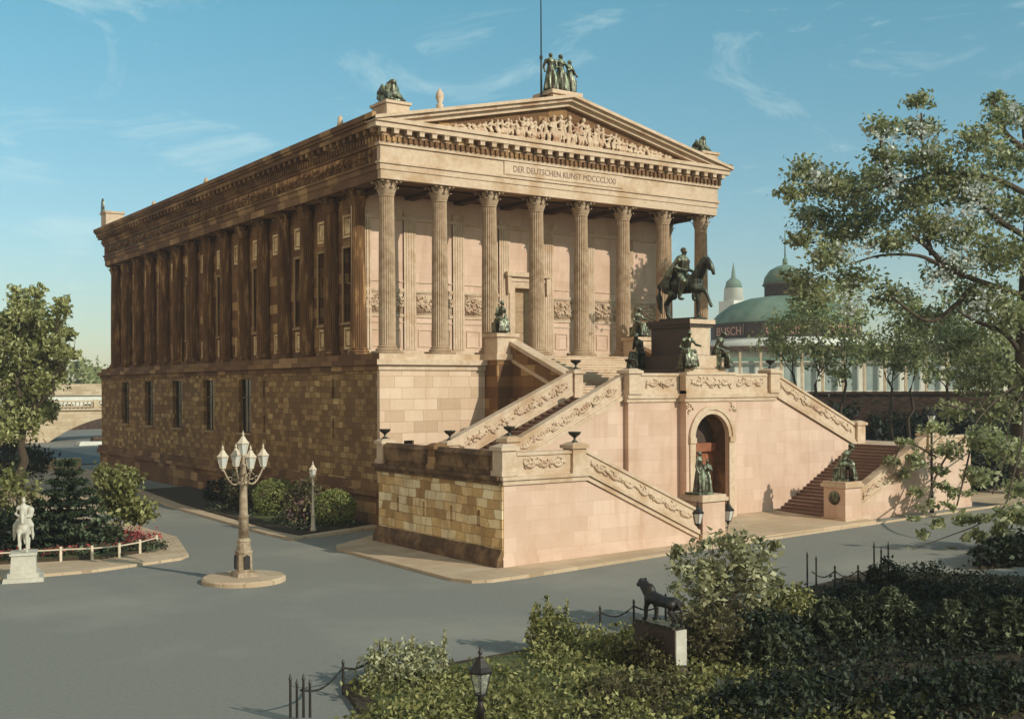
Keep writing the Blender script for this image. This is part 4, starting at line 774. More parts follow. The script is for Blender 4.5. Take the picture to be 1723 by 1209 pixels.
for (x, lb) in ((6.98, 'black bracket lantern on the left side of the statue pedestal before the arch'), (8.95, 'black bracket lantern on the right side of the statue pedestal before the arch')):
    t = thing('bracket_lantern', lb, 'lantern', (x, FY-.05, -7.95), 'lanterns on the stair pedestal'); add_lantern(t, (0,0,-.3), .95, 'iron'); s = 1 if x < 7.5 else -1
    ob('bracket', MB().tube([(s*.25,0,-.62,.03), (s*.02,0,-.6,.03), (0,0,-.44,.03)], 6).tube([(s*.25,0,-.9,.02), (s*.1,0,-.85,.02), (0,0,-.5,.02)], 6), M['iron'], t)

# ================================================================== GARDEN STATUES
t = thing('garden_statue', 'white rider on a horse seen head-on, on a square white pedestal at the street edge', 'statue', (-20.4, -7.3, gz(-20)), rz=-PI/2-.25)
ob('pedestal', MB().frust(-.85,.85,-.75,.75,0,.16,.03).box(-.66,.66,-.58,.58,.16,.34).frust(-.56,.56,-.48,.48,.34,1.02,.04).box(-.58,.58,-.5,.5,1.02,1.12), M['white'], t)
hm = horse(); hm.xf(Matrix.Diagonal((.82,.82,.82,1))); ob('horse', sculpt(hm, .03), M['white'], t, loc=(0,0,1.12))
rm = rider(False); rm.chain([(.1,.3,1.7,.14), (.12,.34,1.95,.16)]); rm.xf(Matrix.Diagonal((.82,.82,.88,1))); ob('rider', sculpt(rm, .03), M['white'], t, loc=(0,0,1.05))
pc = Vector((-10.25, -33.5, -9.28))
t = thing('cat_pedestal', 'rough stone pedestal under the standing big cat, half sunk in the hedge', 'pedestal', pc); ob('block', MB().frust(-.26,.26,-.85,.85,0,.25,.05).box(-.18,.18,-.78,.78,.25,1.2), M['shadeside'], t); ob('sunlit_front_slab', MB().box(-.18,.18,-.83,-.781,.26,1.19), M['white'], t)  # dark block paints the shaded side, white slab the sunlit front
t = thing('big_cat_statue', 'dark bronze standing big cat with raised head on a stone pedestal', 'statue', pc + Vector((0,0,1.2)), rz=PI/2); ob('cat', sculpt(bigcat().xf(Matrix.Scale(.8, 4)), .025), M['iron'], t, loc=(-.05,0,.06)); ob('plinth', MB().box(-.7,.7,-.22,.22,0,.07), M['bronzedark'], t)

# ================================================================== FENCES
t = thing('garden_fence', 'low pale wooden rail fence round the flower bed behind the white horse statue', 'fence', (-16,-3.5,gz(-16))); pts = [(-13.6,-2.5), (-14.7,-3.6), (-15.8,-4.25), (-17.0,-4.35), (-18.2,-3.9), (-19.6,-3.6), (-21.0,-3.4)]
for i, (x, y) in enumerate(pts):
    ob('post', MB().box(x+16-.05, x+16+.05, y+3.5-.05, y+3.5+.05, .1, .75), M['post'], t)
    if i: 
        a = pts[i-1]; ob('rail', MB().tube([(a[0]+16, a[1]+3.5, .62, .035), (x+16, y+3.5, .62, .035)], 5), M['post'], t)
def spikes(px, y0, d, n, lb, gap=12, h=1.1):
    c = at(px, y0, d); c.z = gz(c.x)+.1; t = thing('spiked_posts', lb, 'fence posts', c, 'iron spikes along the garden edge')
    for k in range(n):
        o = CR*((k-(n-1)/2)*gap/FPX*d); hh = h*(1-.12*(k % 2)); ob('spike', MB().lathe([(.035,0), (.03,hh*.85), (.045,hh*.87), (.006,hh)], (o.x, o.y, 0), 6), M['iron'], t)
    return c
a1 = spikes(505, 1150, 26, 4, 'cluster of four rusty iron spikes at the end of a chain, left of the shrubs', 11, 1.0); a2 = spikes(1366, 1000, 41.5, 2, 'pair of thin iron spikes at the garden edge, right of the leafy young tree', 15, 1.35); a3 = spikes(1483, 1000, 41.5, 3, 'three iron spikes rising from the clipped round hedge end', 12, 1.65)
def chain_between(lb, a, b, n=14, posts=4):
    t = thing('chain_fence', lb, 'chain fence', a); m = MB(); prev = 0
    for k in range(posts):
        p0 = a.lerp(b, k/posts); p1 = a.lerp(b, (k+1)/posts); q = []
        for j in range(n+1): s = j/n; p = p0.lerp(p1, s); q.append((p.x-a.x, p.y-a.y, gz(p.x)-a.z+.72-.22*math.sin(PI*s), .022+.008*(j % 2)))
        m.tube(q, 5); ob('post', MB().lathe([(.04,0), (.035,.78), (.05,.8), (.01,.88)], (p1.x-a.x, p1.y-a.y, gz(p1.x)-a.z+.05), 6), M['iron'], t)
    ob('chain', m, M['iron'], t)
chain_between('thin chain fence running right from the four iron spikes', a1, hit(640, 1128, z=-9.3), posts=2); chain_between('thin chain fence between the pair of spikes and the round hedge end', a2, a3, posts=3); chain_between('thin chain fence behind the big cat, left of the leafy young tree', hit(950, 1075, z=-9.3), hit(1120, 1040, z=-9.3), posts=3)

# ================================================================== PLANTS AROUND THE MUSEUM
def gp_(px, py): p = hit(px, py, z=-9.3); p.z = gz(p.x)+.15; return p
p = gp_(562, 885); bush('round_bush', 'clipped round green bush nearest the museum front corner', (p.x, p.y, p.z+.95), (1.2,1.2,1.0), 11000, 'leaf_topiary', .055, group='round bushes by the museum wall', shell=.1, sd=.035)
p = gp_(463, 868); bush('round_bush', 'clipped round green bush left of the pink flowering shrub', (p.x, p.y, p.z+1.05), (1.3,1.3,1.1), 11000, 'leaf_topiary', .055, group='round bushes by the museum wall', shell=.1, sd=.035)
p = gp_(511, 885); T = bush('flowering_shrub', 'loose shrub with pink blossom between two round bushes', (p.x, p.y, p.z+1.2), (1.0,1.0,1.25), 1300, 'leaf_brown', .13, 'shrub'); ob('blossom', leaf_mesh('blossom', [((0,0,1.25), (.95,.95,1.1), 420)], .13, elong=1.1, clump=8), M['blossom_pink'], T)
p = gp_(405, 860); bush('climbing_shrub', 'pale dry shrub behind the five-armed lamp', (p.x, p.y, p.z+1.3), (.9,.9,1.5), 1000, 'leaf_brown', .14, 'shrub')
for px, py, r in ((345, 845, .9), (368, 856, .8)): 
    p = gp_(px, py); bush('low_shrub', 'dark low shrub against the museum side wall' if r > .85 else 'smaller dark shrub close to the museum wall, right of another', (p.x+1, p.y, p.z+.7), (r,r,.9), 700, 'leaf_dark', .15, 'shrub')
cl = [((x, y, gz(x)+.32), (.4,.4,.16), 40) for x, y in [(random.uniform(-5.6,-1.6), random.uniform(-1.5,14)) for _ in range(45)] if x > -6.0+.02*y]
tag(ob('ground_cover', leaf_mesh('ground_cover', cl, .11, clump=5, sd=.5), M['leaf_deep']), 'low green plants in the bed along the museum side wall', 'ground cover', kind='stuff')
# left garden
p = gp_(115, 925)
def conifer(lb, p, h, r, nm='conifer', mat='leaf_conifer', sz=.15, k=9, den=20, cat='tree', z1=.9):
    T = thing(nm, lb, cat, p); ob('trunk', MB().tube([(0,0,-.2,.14), (0,0,h*.5,.09), (0,0,h,.02)], 7), M['bark'], T, True); cl = []
    for i in range(k):
        z = h*(.08+z1*i/(k-1)); rr = r*(1-i/(k-1))**.8 + .12; nb = 8 if i < k-2 else 4
        for j in range(nb):
            a = j*2*PI/nb + i*.7 + random.uniform(-.2,.2)
            for t in (.25, .5, .75, 1.0): cl.append(((rr*t*math.cos(a), rr*t*math.sin(a), z-.10*rr*t+.16*rr*t*t*(1 if t == 1 else .5)), (.17*r*(.5+.6*(1-t)), .17*r*(.5+.6*(1-t)), .05), int(den*(1.2-.5*t))))
    ob('crown', leaf_mesh('crown', cl, sz, clump=6, sd=.4, elong=2.6), M[mat], T); return T
conifer('dark spreading conifer in the flower bed behind the white horse statue', p, 4.1, 2.0)
p = gp_(200, 912); tree('young_tree', 'bushy light green young tree at the right end of the flower bed', p, [((p.x, p.y, p.z+2.3), (1.15,1.15,1.1), 1500), ((p.x-.5, p.y+.3, p.z+3.1), (.8,.8,.6), 600), ((p.x+.7, p.y-.2, p.z+1.5), (.9,.9,.7), 700), ((p.x+.3, p.y, p.z+3.3), (.5,.5,.5), 300)], 'leaf_yellow', .17, .07, fork=.25)
p = gp_(30, 915); bush('garden_shrub', 'yellow-green loose shrub behind the white horse statue', (p.x, p.y+1.5, p.z+1.9), (1.3,1.3,1.6), 1500, 'leaf_yellow', .16, 'shrub')
p = gp_(60, 925); bush('garden_shrub', 'dark green broad shrub right behind the white horse statue', (p.x, p.y, p.z+.9), (1.5,1.2,1.1), 1500, 'leaf_dark', .15, 'shrub'); p = gp_(0, 925); bush('garden_shrub', 'dark green shrub left of the white horse statue, cut by the photo edge', (p.x-.6, p.y, p.z+.9), (1.2,1.2,1.1), 1100, 'leaf_dark', .15, 'shrub')
p = gp_(160, 925); bush('garden_shrub', 'dark green low shrub under the bushy young tree', (p.x, p.y, p.z+.6), (1.3,1.0,.75), 1000, 'leaf_deep', .14, 'shrub')
cl = []
for i in range(40): t = i/39; cl.append(((-13.8-7.5*t, -2.3-.6*math.sin(t*3)+random.uniform(-.3,.3), gz(-15)+.42), (.35,.3,.14), 30))
for i in range(24): t = i/23; cl.append(((-15.4+1.9*t, 3.6-5.4*t, gz(-15)+.6), (.3,.3,.25), 36))
tag(ob('flower_bed', leaf_mesh('flower_bed', cl, .09, elong=1.1, clump=5, sd=.5), M['flower_red']), 'red flowers edging the bed inside the low pale fence', 'flowers', kind='stuff')
cl = [((-13.6-8*random.random(), -2.6-1.2*random.random()+1.0*random.random(), gz(-15)+.36), (.4,.3,.14), 40) for i in range(60)]
tag(ob('ground_cover', leaf_mesh('ground_cover', cl, .12, clump=5, sd=.5), M['leaf_deep']), 'low green plants in the bed inside the pale fence', 'ground cover', kind='stuff')
# left riverside tree
C = [(at(px, py, d*.8), (r*.62, r*.62, r*.55), int(n*1.15)) for px, py, d, r, n in ((45,525,100,2.3,900), (20,570,101,2.4,1000), (85,545,99,1.8,600), (60,590,100,2.6,1200), (100,585,98,1.6,550), (25,640,101,2.5,1100), (80,640,99,2.0,800), (40,700,100,2.4,900), (75,690,101,1.7,500), (-20,600,100,3,900), (-20,700,100,3,800), (5,730,99,1.8,500), (60,492,100,1.0,220), (30,500,101,1.2,260), (105,515,98,1.1,240), (118,560,98,.9,160), (10,540,100,1.6,400), (55,560,101,1.6,420), (95,620,99,1.3,300), (45,670,100,1.7,420), (115,600,97,1.0,180))]
b = at(25, 800, 80); tree('riverside_tree', 'big bright green tree at the left edge beside the arched bridge', (b.x, b.y, -9.4), C, 'leaf_light', .21, .34, fork=.5)
bush('dark_shrub', 'dark shrub mass under the riverside tree', tuple(at(20, 775, 84)), (2.6,1.6,1.5), 2200, 'leaf_dark', .2, 'shrub')
# ================================================================== LEFT BACKGROUND
def quay():
    t = thing('quay_wall', 'low pale stone quay wall behind the left garden', 'wall', (-20, 55, -9.4)); ob('wall', MB().box(-60, 17.5, -.3, .3, -.2, 1.0), M['quay'], t); ob('coping', MB().box(-60, 17.5, -.42, .42, 1.0, 1.18), M['quay'], t)
quay()
bt = thing('arched_bridge', 'pale stone arched bridge with balustrade beyond the museum\'s rear corner', 'bridge', (19, 112, -9.4)); m = MB(); R = 19.6; cx = 0; zc = -15.7
top = 5.2; A = [(cx+R*math.cos(t), zc+R*math.sin(t)) for t in [math.radians(126.3-72.6*i/24) for i in range(25)]]
poly = [(-70,-.5), (A[0][0],-.5)] + A + [(A[-1][0],-.5), (60,-.5), (60,top-.6), (-70,top-.6)]
for y in (0, 7):
    o0 = len(m.v)
    for (x0, z0), (x1, z1) in zip(A, A[1:]): m.add([(x0,y,z0), (x1,y,z1), (x1,y,top-.6), (x0,y,top-.6)], [(0,1,2,3)])
    m.add([(-70,y,-.5), (A[0][0],y,-.5), (A[0][0],y,top-.6), (-70,y,top-.6)], [(0,1,2,3)]); m.add([(A[-1][0],y,-.5), (60,y,-.5), (60,y,top-.6), (A[-1][0],y,top-.6)], [(0,1,2,3)])
for (x0, z0), (x1, z1) in zip(A, A[1:]): m.add([(x0,0,z0), (x1,0,z1), (x1,7,z1), (x0,7,z0)], [(0,1,2,3)])
m.box(-70, 60, 0.01, 6.99, top-.61, top-.55); ob('arch_span', m, M['quay'], bt)
m = MB()
for (x0, z0), (x1, z1) in zip(A, A[1:]): 
    k = 1.045; m.prism([(x0,z0), (x1,z1), (x1*k, zc+(z1-zc)*k), (x0*k, zc+(z0-zc)*k)], 'y', -.15, .05)
ob('arch_ring', m, M['quay'], bt); m = MB().box(-70,60,-.35,.3,top-.6,top-.35).box(-70,60,-.25,.25,top+.55,top+.8)
for i in range(110): m.lathe([(.09,0), (.16,.25), (.08,.55), (.11,.9)], (-38+i*.55, 0, top-.35), 6)
for i in range(12): m.box(-38+i*5.5-.35, -38+i*5.5+.35, -.3, .3, top-.35, top+.85)
ob('balustrade', m, M['quay'], bt)
for i in range(2):
    x = -11.5 + i*7.5; t = thing('river_barge', ('pale open barge moored under the left side of the bridge arch', 'pale open barge moored nearer the museum\'s rear corner')[i], 'boat', (20+x*.75, 99, -9.2), 'barges by the bridge'); ob('hull', MB().prism([(-3.2,.1), (-2.6,-.4), (2.6,-.4), (3.2,.1), (3.0,.55), (-3.0,.55)], 'y', -1, 1), M['cream'], t); ob('cover', MB().prism([(-1.4,.55), (-1.2,1.1), (1.2,1.1), (1.4,.55)], 'y', -.8, .8), M['brickwall'], t)
t = thing('embankment_wall', 'dark river wall seen under the bridge arch', 'wall', (0, 152, -9.4)); ob('wall', MB().box(-160, 90, 0, 1, -.2, 4.4), M['brickwall'], t); ob('coping', MB().box(-160, 90, -.1, 1.1, 4.4, 4.7), M['quay'], t)
t = thing('embankment_building', 'long low pale building beyond the bridge at the left', 'building', (-10, 190, -9.3)); ob('wall', MB().box(-60, 60, 0, 10, 0, 6.2), M['cream'], t); ob('roof', MB().prism([(-61,6.2), (61,6.2), (58,8.6), (-58,8.6)], 'y', -.5, 10.5), M['quay'], t)
m = MB()
for i in range(34): m.box(-58+i*3.45, -56.4+i*3.45, -.06, .02, 1.6, 4.4)
ob('window', m, M['window'], t)
C = [((-30+i*9+random.uniform(-2,2), 235+random.uniform(-6,6), -1+random.uniform(-1,1.5)), (5.5,4,5.5), 500) for i in range(12)]
tag(ob('distant_trees', leaf_mesh('distant_trees', C, 1.0), M['leaf_light']), 'hazy far trees above the bridge', 'trees', kind='stuff')

# ================================================================== RIGHT BACKGROUND
# round circus hall
cc = at(1322, 660, 230); CZ = -9.0
cb = thing('circus_building', 'round hall with a green domed roof, lantern cupola and painted name boards', 'circus building', (cc.x, cc.y, CZ)); R = 14.5
def zz(py, d=216): return CP.z + (655.99-py)/FPX*d - CZ
ze, zs0 = zz(546), zz(573)
ob('wall', MB().lathe([(R,0), (R,zs0)], n=32), M['cream'], cb, True); ob('dome_roof', MB().lathe([(R+.6,ze-.1), (R+.6,ze+.1), (R*.93,ze+2.0), (R*.75,ze+3.9), (R*.5,ze+5.1), (R*.25,ze+5.6), (.1,ze+5.8)], n=48), M['copper'], cb, True)
ob('sign_band', MB().lathe([(R+.25,zs0), (R+.25,ze-.1)], n=48), M['signboard'], cb); ob('ring_roof', MB().lathe([(R+6.5,zs0-2.6), (R+.2,zs0-.02)], n=48), M['cream'], cb, True); ob('ring_wall', MB().lathe([(R+5.8,0), (R+5.8,zs0-2.7)], n=48), M['cream'], cb, True)
cu = ob('cupola', MB().lathe([(4.1,ze+4.6), (4.1,ze+7.6), (4.5,ze+7.7), (4.5,ze+8.0)], n=16), M['brickwall'], cb, True); ob('cupola_dome', MB().lathe([(4.4,ze+8.0), (4.1,ze+9.4), (3.1,ze+10.8), (1.6,ze+11.6), (.5,ze+11.9), (.5,ze+13.0), (.15,ze+13.4)], n=20), M['copper'], cu, True); ob('spire', MB().lathe([(.16,ze+13.3), (.1,ze+18.8)], n=6), M['copper'], cu, True)
ca = math.atan2(CP.y-cc.y, CP.x-cc.x)
for txt, off in (('BUSCH', -.80), ('CIRCUS', -.02), ('BUSCH', .78)):
    a = ca - off*-1; a = ca + (-off)*-1
    rr = R+.32; mt = Matrix.Translation((rr*math.cos(a), rr*math.sin(a), zs0+.55)) @ Matrix.Rotation(a+PI/2, 4, 'Z') @ Matrix.Rotation(PI/2, 4, 'X')
    fr = MB().box(-4.1,4.1,-.12,.06,0,.16).box(-4.1,4.1,-.12,.06,2.3,2.46).box(-4.1,-3.9,-.12,.06,.16,2.3).box(3.9,4.1,-.12,.06,.16,2.3).box(-3.9,3.9,-.02,.05,.16,2.3)
    fr.xf(Matrix.Translation((rr*math.cos(a), rr*math.sin(a), zs0+.2)) @ Matrix.Rotation(a+PI/2, 4, 'Z')); sb = ob('sign_board', fr, M['signboard'], cb)
    ob('lettering', text_mesh(txt, 2.3, .05, mt @ Matrix.Translation((0,0,.05)), 1.0 if txt == 'BUSCH' else .85), M['letter'], sb)
# long pale hall below
hb = thing('long_hall', 'long pale arcaded hall with a flat dark eave behind the stairs at the right', 'hall', tuple(at(1480, 660, 165)[:2]) + (-9.0,), rz=-.62); zt = CP.z + (655.99-590)/FPX*165 + 9.0; zb = CP.z + (655.99-664)/FPX*165 + 9.0
ob('wall', MB().box(-30, 40, 0, 8, -.5, zt-.6), M['cream'], hb); ob('eave', MB().box(-31, 41, -1.2, 9, zt-.6, zt+.1), M['brickwall'], hb); m = MB()
for i in range(24): x = -29+i*2.95; ob('column', MB().box(x-.16, x+.16, -1.0, -.7, zb-2, zt-.6), M['quay'], hb)
ob('fascia', MB().box(-30,40,-.95,-.75,zt-2.1,zt-1.6), M['copper'], hb); m = MB()
for i in range(23): x = -29+i*2.95+.6; m.box(x, x+1.8, -.04, .03, zb, zt-2.6)
ob('window', m, M['hallglass'], hb)
# far church tower
tc = at(1235, 660, 560); tw = thing('distant_tower', 'faint domed tower far behind the horseman', 'tower', (tc.x, tc.y, -9)); k = 560/FPX; zt = (655.99-520)*k+7
ob('shaft', MB().box(-5,5,-5,5,0,zt+2), M['cream'], tw); ob('belfry', MB().lathe([(5,zt+2), (4.6,zt+8), (4.9,zt+8.2)], n=12), M['cream'], tw, True); ob('dome', MB().lathe([(4.4,zt+8.2), (3.6,zt+11.5), (1.2,zt+13.5), (.9,zt+16), (.1,zt+21)], n=12), M['copper'], tw, True)
# dark hedge and wall behind the right stairs
p0 = at(1330, 700, 112); p1 = at(1760, 700, 104); t = thing('garden_wall', 'long dark brick garden wall behind the right stairs', 'wall', (p0.x, p0.y, -9)); d_ = p1-p0; L = math.hypot(d_.x, d_.y); t.rotation_euler.z = math.atan2(d_.y, d_.x); ob('wall', MB().box(-14, L, -.3, .3, -.2, 6.4), M['brickwall'], t); ob('coping', MB().box(-14, L, -.45, .45, 6.3, 6.55), M['brickwall'], t)
C = [(p0.lerp(p1, i/15) + Vector((-1.0, -1.6, 3.4)) + Vector((0,0,random.uniform(-.4,.4))), (2.6,1.6,2.2), 520) for i in range(-3, 16)]
h_ = thing('dark_hedge', 'dark clipped hedge along the brick wall behind the right stairs', 'hedge', (p0.x, p0.y-1.5, -9)); ob('foliage', leaf_mesh('foliage', [(tuple(c-Vector((p0.x, p0.y-1.5, -9)) - Vector((0,0,5.2))), r, n) for c, r, n in C], .3, shell=.2), M['leaf_dark'], h_)
TG = 'slender trees behind the right stairs'
for i, (px, d, by, lst, lb) in enumerate((
    (1338, 104, 690, ((1320,560,2.2), (1300,590,1.7), (1345,600,2.0), (1350,540,2.0)), 'slender tree nearest the circus name board'),
    (1372, 100, 700, ((1390,560,2.4), (1370,520,2.0), (1410,600,2.0), (1365,610,1.5)), 'slender forked tree just right of the one by the name board'),
    (1415, 102, 705, ((1430,540,2.4), (1450,600,2.0), (1425,500,2.0), (1405,640,1.4)), 'slender tree standing third from the horseman behind the stairs'),
    (1502, 96, 735, ((1490,590,2.3), (1515,560,2.2), (1470,610,1.6), (1525,620,1.8)), 'slender twin-stemmed tree above the right landing'),
    (1530, 97, 735, ((1545,600,2.2), (1560,560,2.0), (1535,530,1.9)), 'slender pale-stemmed tree just right of the twin-stemmed one'),
    (1590, 92, 730, ((1590,590,2.4), (1620,610,2.2), (1570,640,1.6), (1600,550,2.2)), 'slender tree behind the hanging branch of the big tree'),
    (1665, 90, 730, ((1660,600,2.6), (1690,570,2.6), (1640,640,2.2), (1710,640,2.4)), 'thicker dark tree near the right edge behind the stair wall'))):
    b = at(px, by, d); C = [(at(x, y-12, d+random.uniform(-1.5,1.5)), (r, r, r*.8), int(230*r)) for x, y, r in lst]
    tree('slender_tree', lb, (b.x, b.y, min(b.z, -5.0) if by < 720 else b.z), C, 'leaf_mid' if i % 2 else 'leaf_light', .22, .15, TG, fork=.55)
# big blossoming tree at the right edge
b = at(1712, 840, 72); C = []; BD = lambda px, py: 72 if py <= 690 else (50 if py > 850 else (61 if px < 1665 else 66))
for px, py, r, n in ((1350,285,.55,220), (1385,310,.8,420), (1330,325,.45,160), (1430,325,.8,430), (1480,215,.5,200), (1488,260,.5,230), (1480,300,.7,380), (1545,170,.4,150), (1550,215,.55,260), (1560,265,.7,380), (1600,300,.9,560), (1540,330,.9,560), (1650,235,.7,330), (1700,195,.7,300), (1670,165,.35,110), (1700,270,.9,560), (1640,320,.9,560), (1710,350,.9,500),
    (1370,365,.6,300), (1420,390,.8,420), (1350,400,.45,170), (1390,430,.7,300), (1460,365,.8,420), (1500,405,.6,260), (1340,470,.5,180), (1370,490,.7,240), (1440,470,.7,240), (1500,500,.7,230), (1560,380,.8,400), (1620,390,.8,420), (1690,430,.9,600), (1600,455,.7,330), (1650,500,.9,560), (1700,530,.9,560), (1560,540,.7,240), (1620,570,.8,380), (1690,610,.9,480), (1640,640,.7,280),
    (1600,690,.6,230), (1680,690,.9,480), (1720,640,.9,400), (1660,740,.8,420), (1710,760,.8,420), (1570,720,.45,170), (1545,770,.45,130), (1600,760,.55,190), (1520,800,.3,60), (1640,800,.6,260), (1590,820,.4,90), (1560,850,.35,50), (1620,870,.4,70), (1550,900,.35,38), (1600,930,.35,30), (1650,900,.4,60), (1700,870,.6,150), (1700,920,.5,110), (1720,820,.7,260), (1500,775,.3,50), (1520,745,.35,80), (1480,820,.22,26), (1540,830,.3,60), (1575,790,.35,90), (1610,830,.35,80), (1535,870,.25,34), (1580,880,.3,46), (1650,870,.35,60), (1625,905,.3,30), (1660,930,.35,50), (1685,890,.4,90), (1530,925,.2,14), (1715,860,.4,110), (1460,850,.15,10), (1600,850,.3,50)):
    dd = BD(px, py) + random.uniform(-3, 3)*(1 if py < 690 else .2); k_ = dd/37*(1 if py < 690 else .8); C.append((at(px, py, dd), (r*k_*1.08, r*k_*1.08, r*k_*.62), int(n*(1.45 if py < 690 else (1.0 if px > 1650 else .75)))))
BL = [(at(px, py, 68.5+random.uniform(-1.5,1)), r*2.1, int(n*1.8)) for px, py, r, n in ((1480,230,.5,60), (1550,235,.5,70), (1640,345,.6,150), (1600,370,.4,50), (1500,300,.5,60), (1440,420,.6,50), (1390,440,.6,60), (1430,500,.6,60), (1620,440,.6,80), (1660,520,.5,60), (1380,300,.4,40), (1580,480,.5,50), (1700,190,.4,30))]
T = thing('big_tree', 'tall spreading tree with dark leaves and pale blossom at the right edge', 'tree', (b.x, b.y, gz(b.x))); bb = Vector((b.x, b.y, gz(b.x))); m = MB()
f1 = at(1722, 640, 72); f2 = at(1728, 470, 72); f3 = at(1735, 320, 72)
m.tube([(0,0,-.3,.75)] + [(*(q-bb), r) for q, r in ((at(1716,780,72),.6), (f1,.55), (f2,.45), (f3,.3), (at(1720,190,72),.1))], 9)
for path in (((1730,500), (1640,470), (1590,450), (1545,430), (1480,430), (1430,445)), ((1590,450), (1570,425), (1540,400), (1515,385)), ((1568,428), (1562,400), (1570,375)), ((1735,330), (1670,300), (1590,290), (1500,310), (1400,330)), ((1730,400), (1680,370), (1640,330), (1560,260), (1550,190)), ((1500,312), (1485,260), (1480,220)), ((1720,250), (1690,220), (1670,170)), ((1640,480), (1600,520), (1560,540), (1500,500)), ((1722,640), (1690,670), (1640,690), (1590,680)), ((1722,600), (1690,560), (1640,540), (1610,520))):
    n = len(path); q = []
    for i, (x, y) in enumerate(path): dd = 72 - .4*i; pt = at(x, y, dd)-bb; q.append((pt.x, pt.y, pt.z, .17*(1-i/n)+.025))
    m.tube(spline(q), 6)
for path in (((1722,640,72), (1685,665,68), (1650,700,63), (1630,730,61), (1590,760,61), (1540,790,61), (1500,800,61)), ((1600,755,61), (1575,800,61), (1560,850,60)), ((1640,718,61.5), (1625,790,61), (1610,850,60)), ((1722,660,72), (1700,700,67), (1690,770,64), (1670,830,62)), ((1575,768,61), (1525,745,61), (1500,780,61)), ((1722,680,72), (1720,740,60), (1705,800,53), (1690,850,51), (1650,880,51), (1600,900,50.5), (1545,920,50)), ((1690,850,51), (1685,900,50.5), (1660,935,50))):
    q = [tuple(at(x, y, d)-bb) + (.06*(1-i/8),) for i, (x, y, d) in enumerate(path)]; m.tube(spline(q), 5)
ob('trunk', m, M['bark'], T, True)
ob('crown', leaf_mesh('crown', [(tuple(c-bb), r, int(n*1.35)) for c, r, n in C], .20, clump=14, sd=.30, shell=.5), M['leaf_big'], T)
ob('blossom', leaf_mesh('blossom', [(tuple(c-bb), r, n) for c, r, n in BL], .2, elong=1.1, clump=6), M['blossom'], T)
bush('dark_hedge', 'dark hedge mass beyond the right end of the stair wall', (36,-11,-7.3), (6.5,2.2,2.0), 5200, 'leaf_dark', .22, 'hedge', z0=-8.8)
# right street garden
bush('street_garden_bush', 'dark low bush in the bed at the right edge of the street', (12.9,-29.2,-8.7), (2.3,.9,.6), 3600, 'leaf_dark', .17, 'bush'); bush('street_garden_bush', 'dark larger bush at the right photo edge beside the street', (17.2,-29.3,-8.5), (2.6,1.5,.9), 3800, 'leaf_dark', .18, 'bush')

# ================================================================== FOREGROUND
def g2(px, py): p = hit(px, py, z=-9.2); return p
p = g2(1215, 1065); b = Vector((p.x, p.y, -9.3)); C = [(at(px, py, 35+random.uniform(-.6,.6)), (r, r, r*.85), n) for px, py, r, n in ((1180,950,.85,380), (1225,925,.8,330), (1275,945,.85,380), (1160,990,.6,220), (1215,985,1.0,560), (1275,995,.8,360), (1230,1030,.9,420), (1180,1030,.7,240), (1190,905,.35,50), (1290,915,.35,60), (1145,930,.4,70), (1300,970,.4,100))]
tree('young_tree', 'leafy pale young tree standing right of the big cat statue', b, C, 'leaf_pale', .13, .09, fork=.35)
bush('hedge_shrub', 'yellow-green broad shrub in the middle foreground left of the big cat', tuple(at(985, 1120, 32)), (2.1,1.6,.95), 6800, 'leaf_yellow', .085, extra=[(tuple(at(930,1070,32.5)), (.75,.6,.7), 1300), (tuple(at(915,1035,32.5)), (.35,.3,.5), 240), (tuple(at(1060,1100,31.5)), (.8,.8,.8), 1700)], z0=-9.3)
bush('hedge_shrub', 'feathery pale green shrub left of the dark lantern', tuple(at(680, 1130, 29)), (1.1,1.0,.7), 2600, 'leaf_pale', .075, extra=[(tuple(at(650,1100,29)), (.4,.35,.4), 230), (tuple(at(725,1105,29.3)), (.55,.4,.5), 300), (tuple(at(632,1125,29)), (.4,.35,.3), 200)], z0=-9.3)
for px, py0, py1, d, lb in ((745,1120,1062,29,'tall thin feathery stem left of the dark lantern'), (690,1120,1078,29,'short feathery stem rising from the pale green shrub'), (918,1060,1008,32.5,'feathery tip at the left of the broad yellow-green shrub'), (950,1060,1012,32.7,'upright thin stem on the broad yellow-green shrub')):
    a, b = at(px, py0, d), at(px+4, py1, d); t = thing('feathery_stem', lb, 'plant', a, 'thin stems above the foreground shrubs'); b = b-a; ob('stem', MB().tube([(0,0,-.5,.014), (b.x*.5,b.y*.5,b.z*.5,.011), (b.x,b.y,b.z,.004)], 5), M['bark'], t)
    ob('leaves', leaf_mesh('leaves', [((b.x*k, b.y*k, b.z*k), (.13*(1.1-k),.13*(1.1-k),.12), 26) for k in (.0,.2,.4,.6,.8,.95)], .06, clump=4, sd=.5), M['leaf_pale'], t)
bush('low_hedge', 'low olive hedge strip between the lantern and the broad shrub', tuple(at(800, 1165, 29)), (1.6,1.2,.5), 4500, 'leaf_yellow', .08, 'hedge', z0=-9.3)
bush('low_hedge', 'low olive hedge below the big cat\'s pedestal', tuple(at(1070, 1185, 27.5)), (1.5,1.2,.7), 5000, 'leaf_brown', .08, 'hedge', z0=-9.3)
bush('low_hedge', 'low hedge at the bottom edge under the lantern', tuple(at(760, 1215, 25)), (2.6,1.4,.6), 5500, 'leaf_yellow', .08, 'hedge', z0=-9.3)
bush('ivy_clump', 'ragged ivy clinging to the lower part of the big cat\'s pedestal', (pc.x-.32, pc.y+.1, pc.z+.35), (.35,1.0,.55), 1500, 'leaf_brown', .08, 'ivy', z0=-9.3)
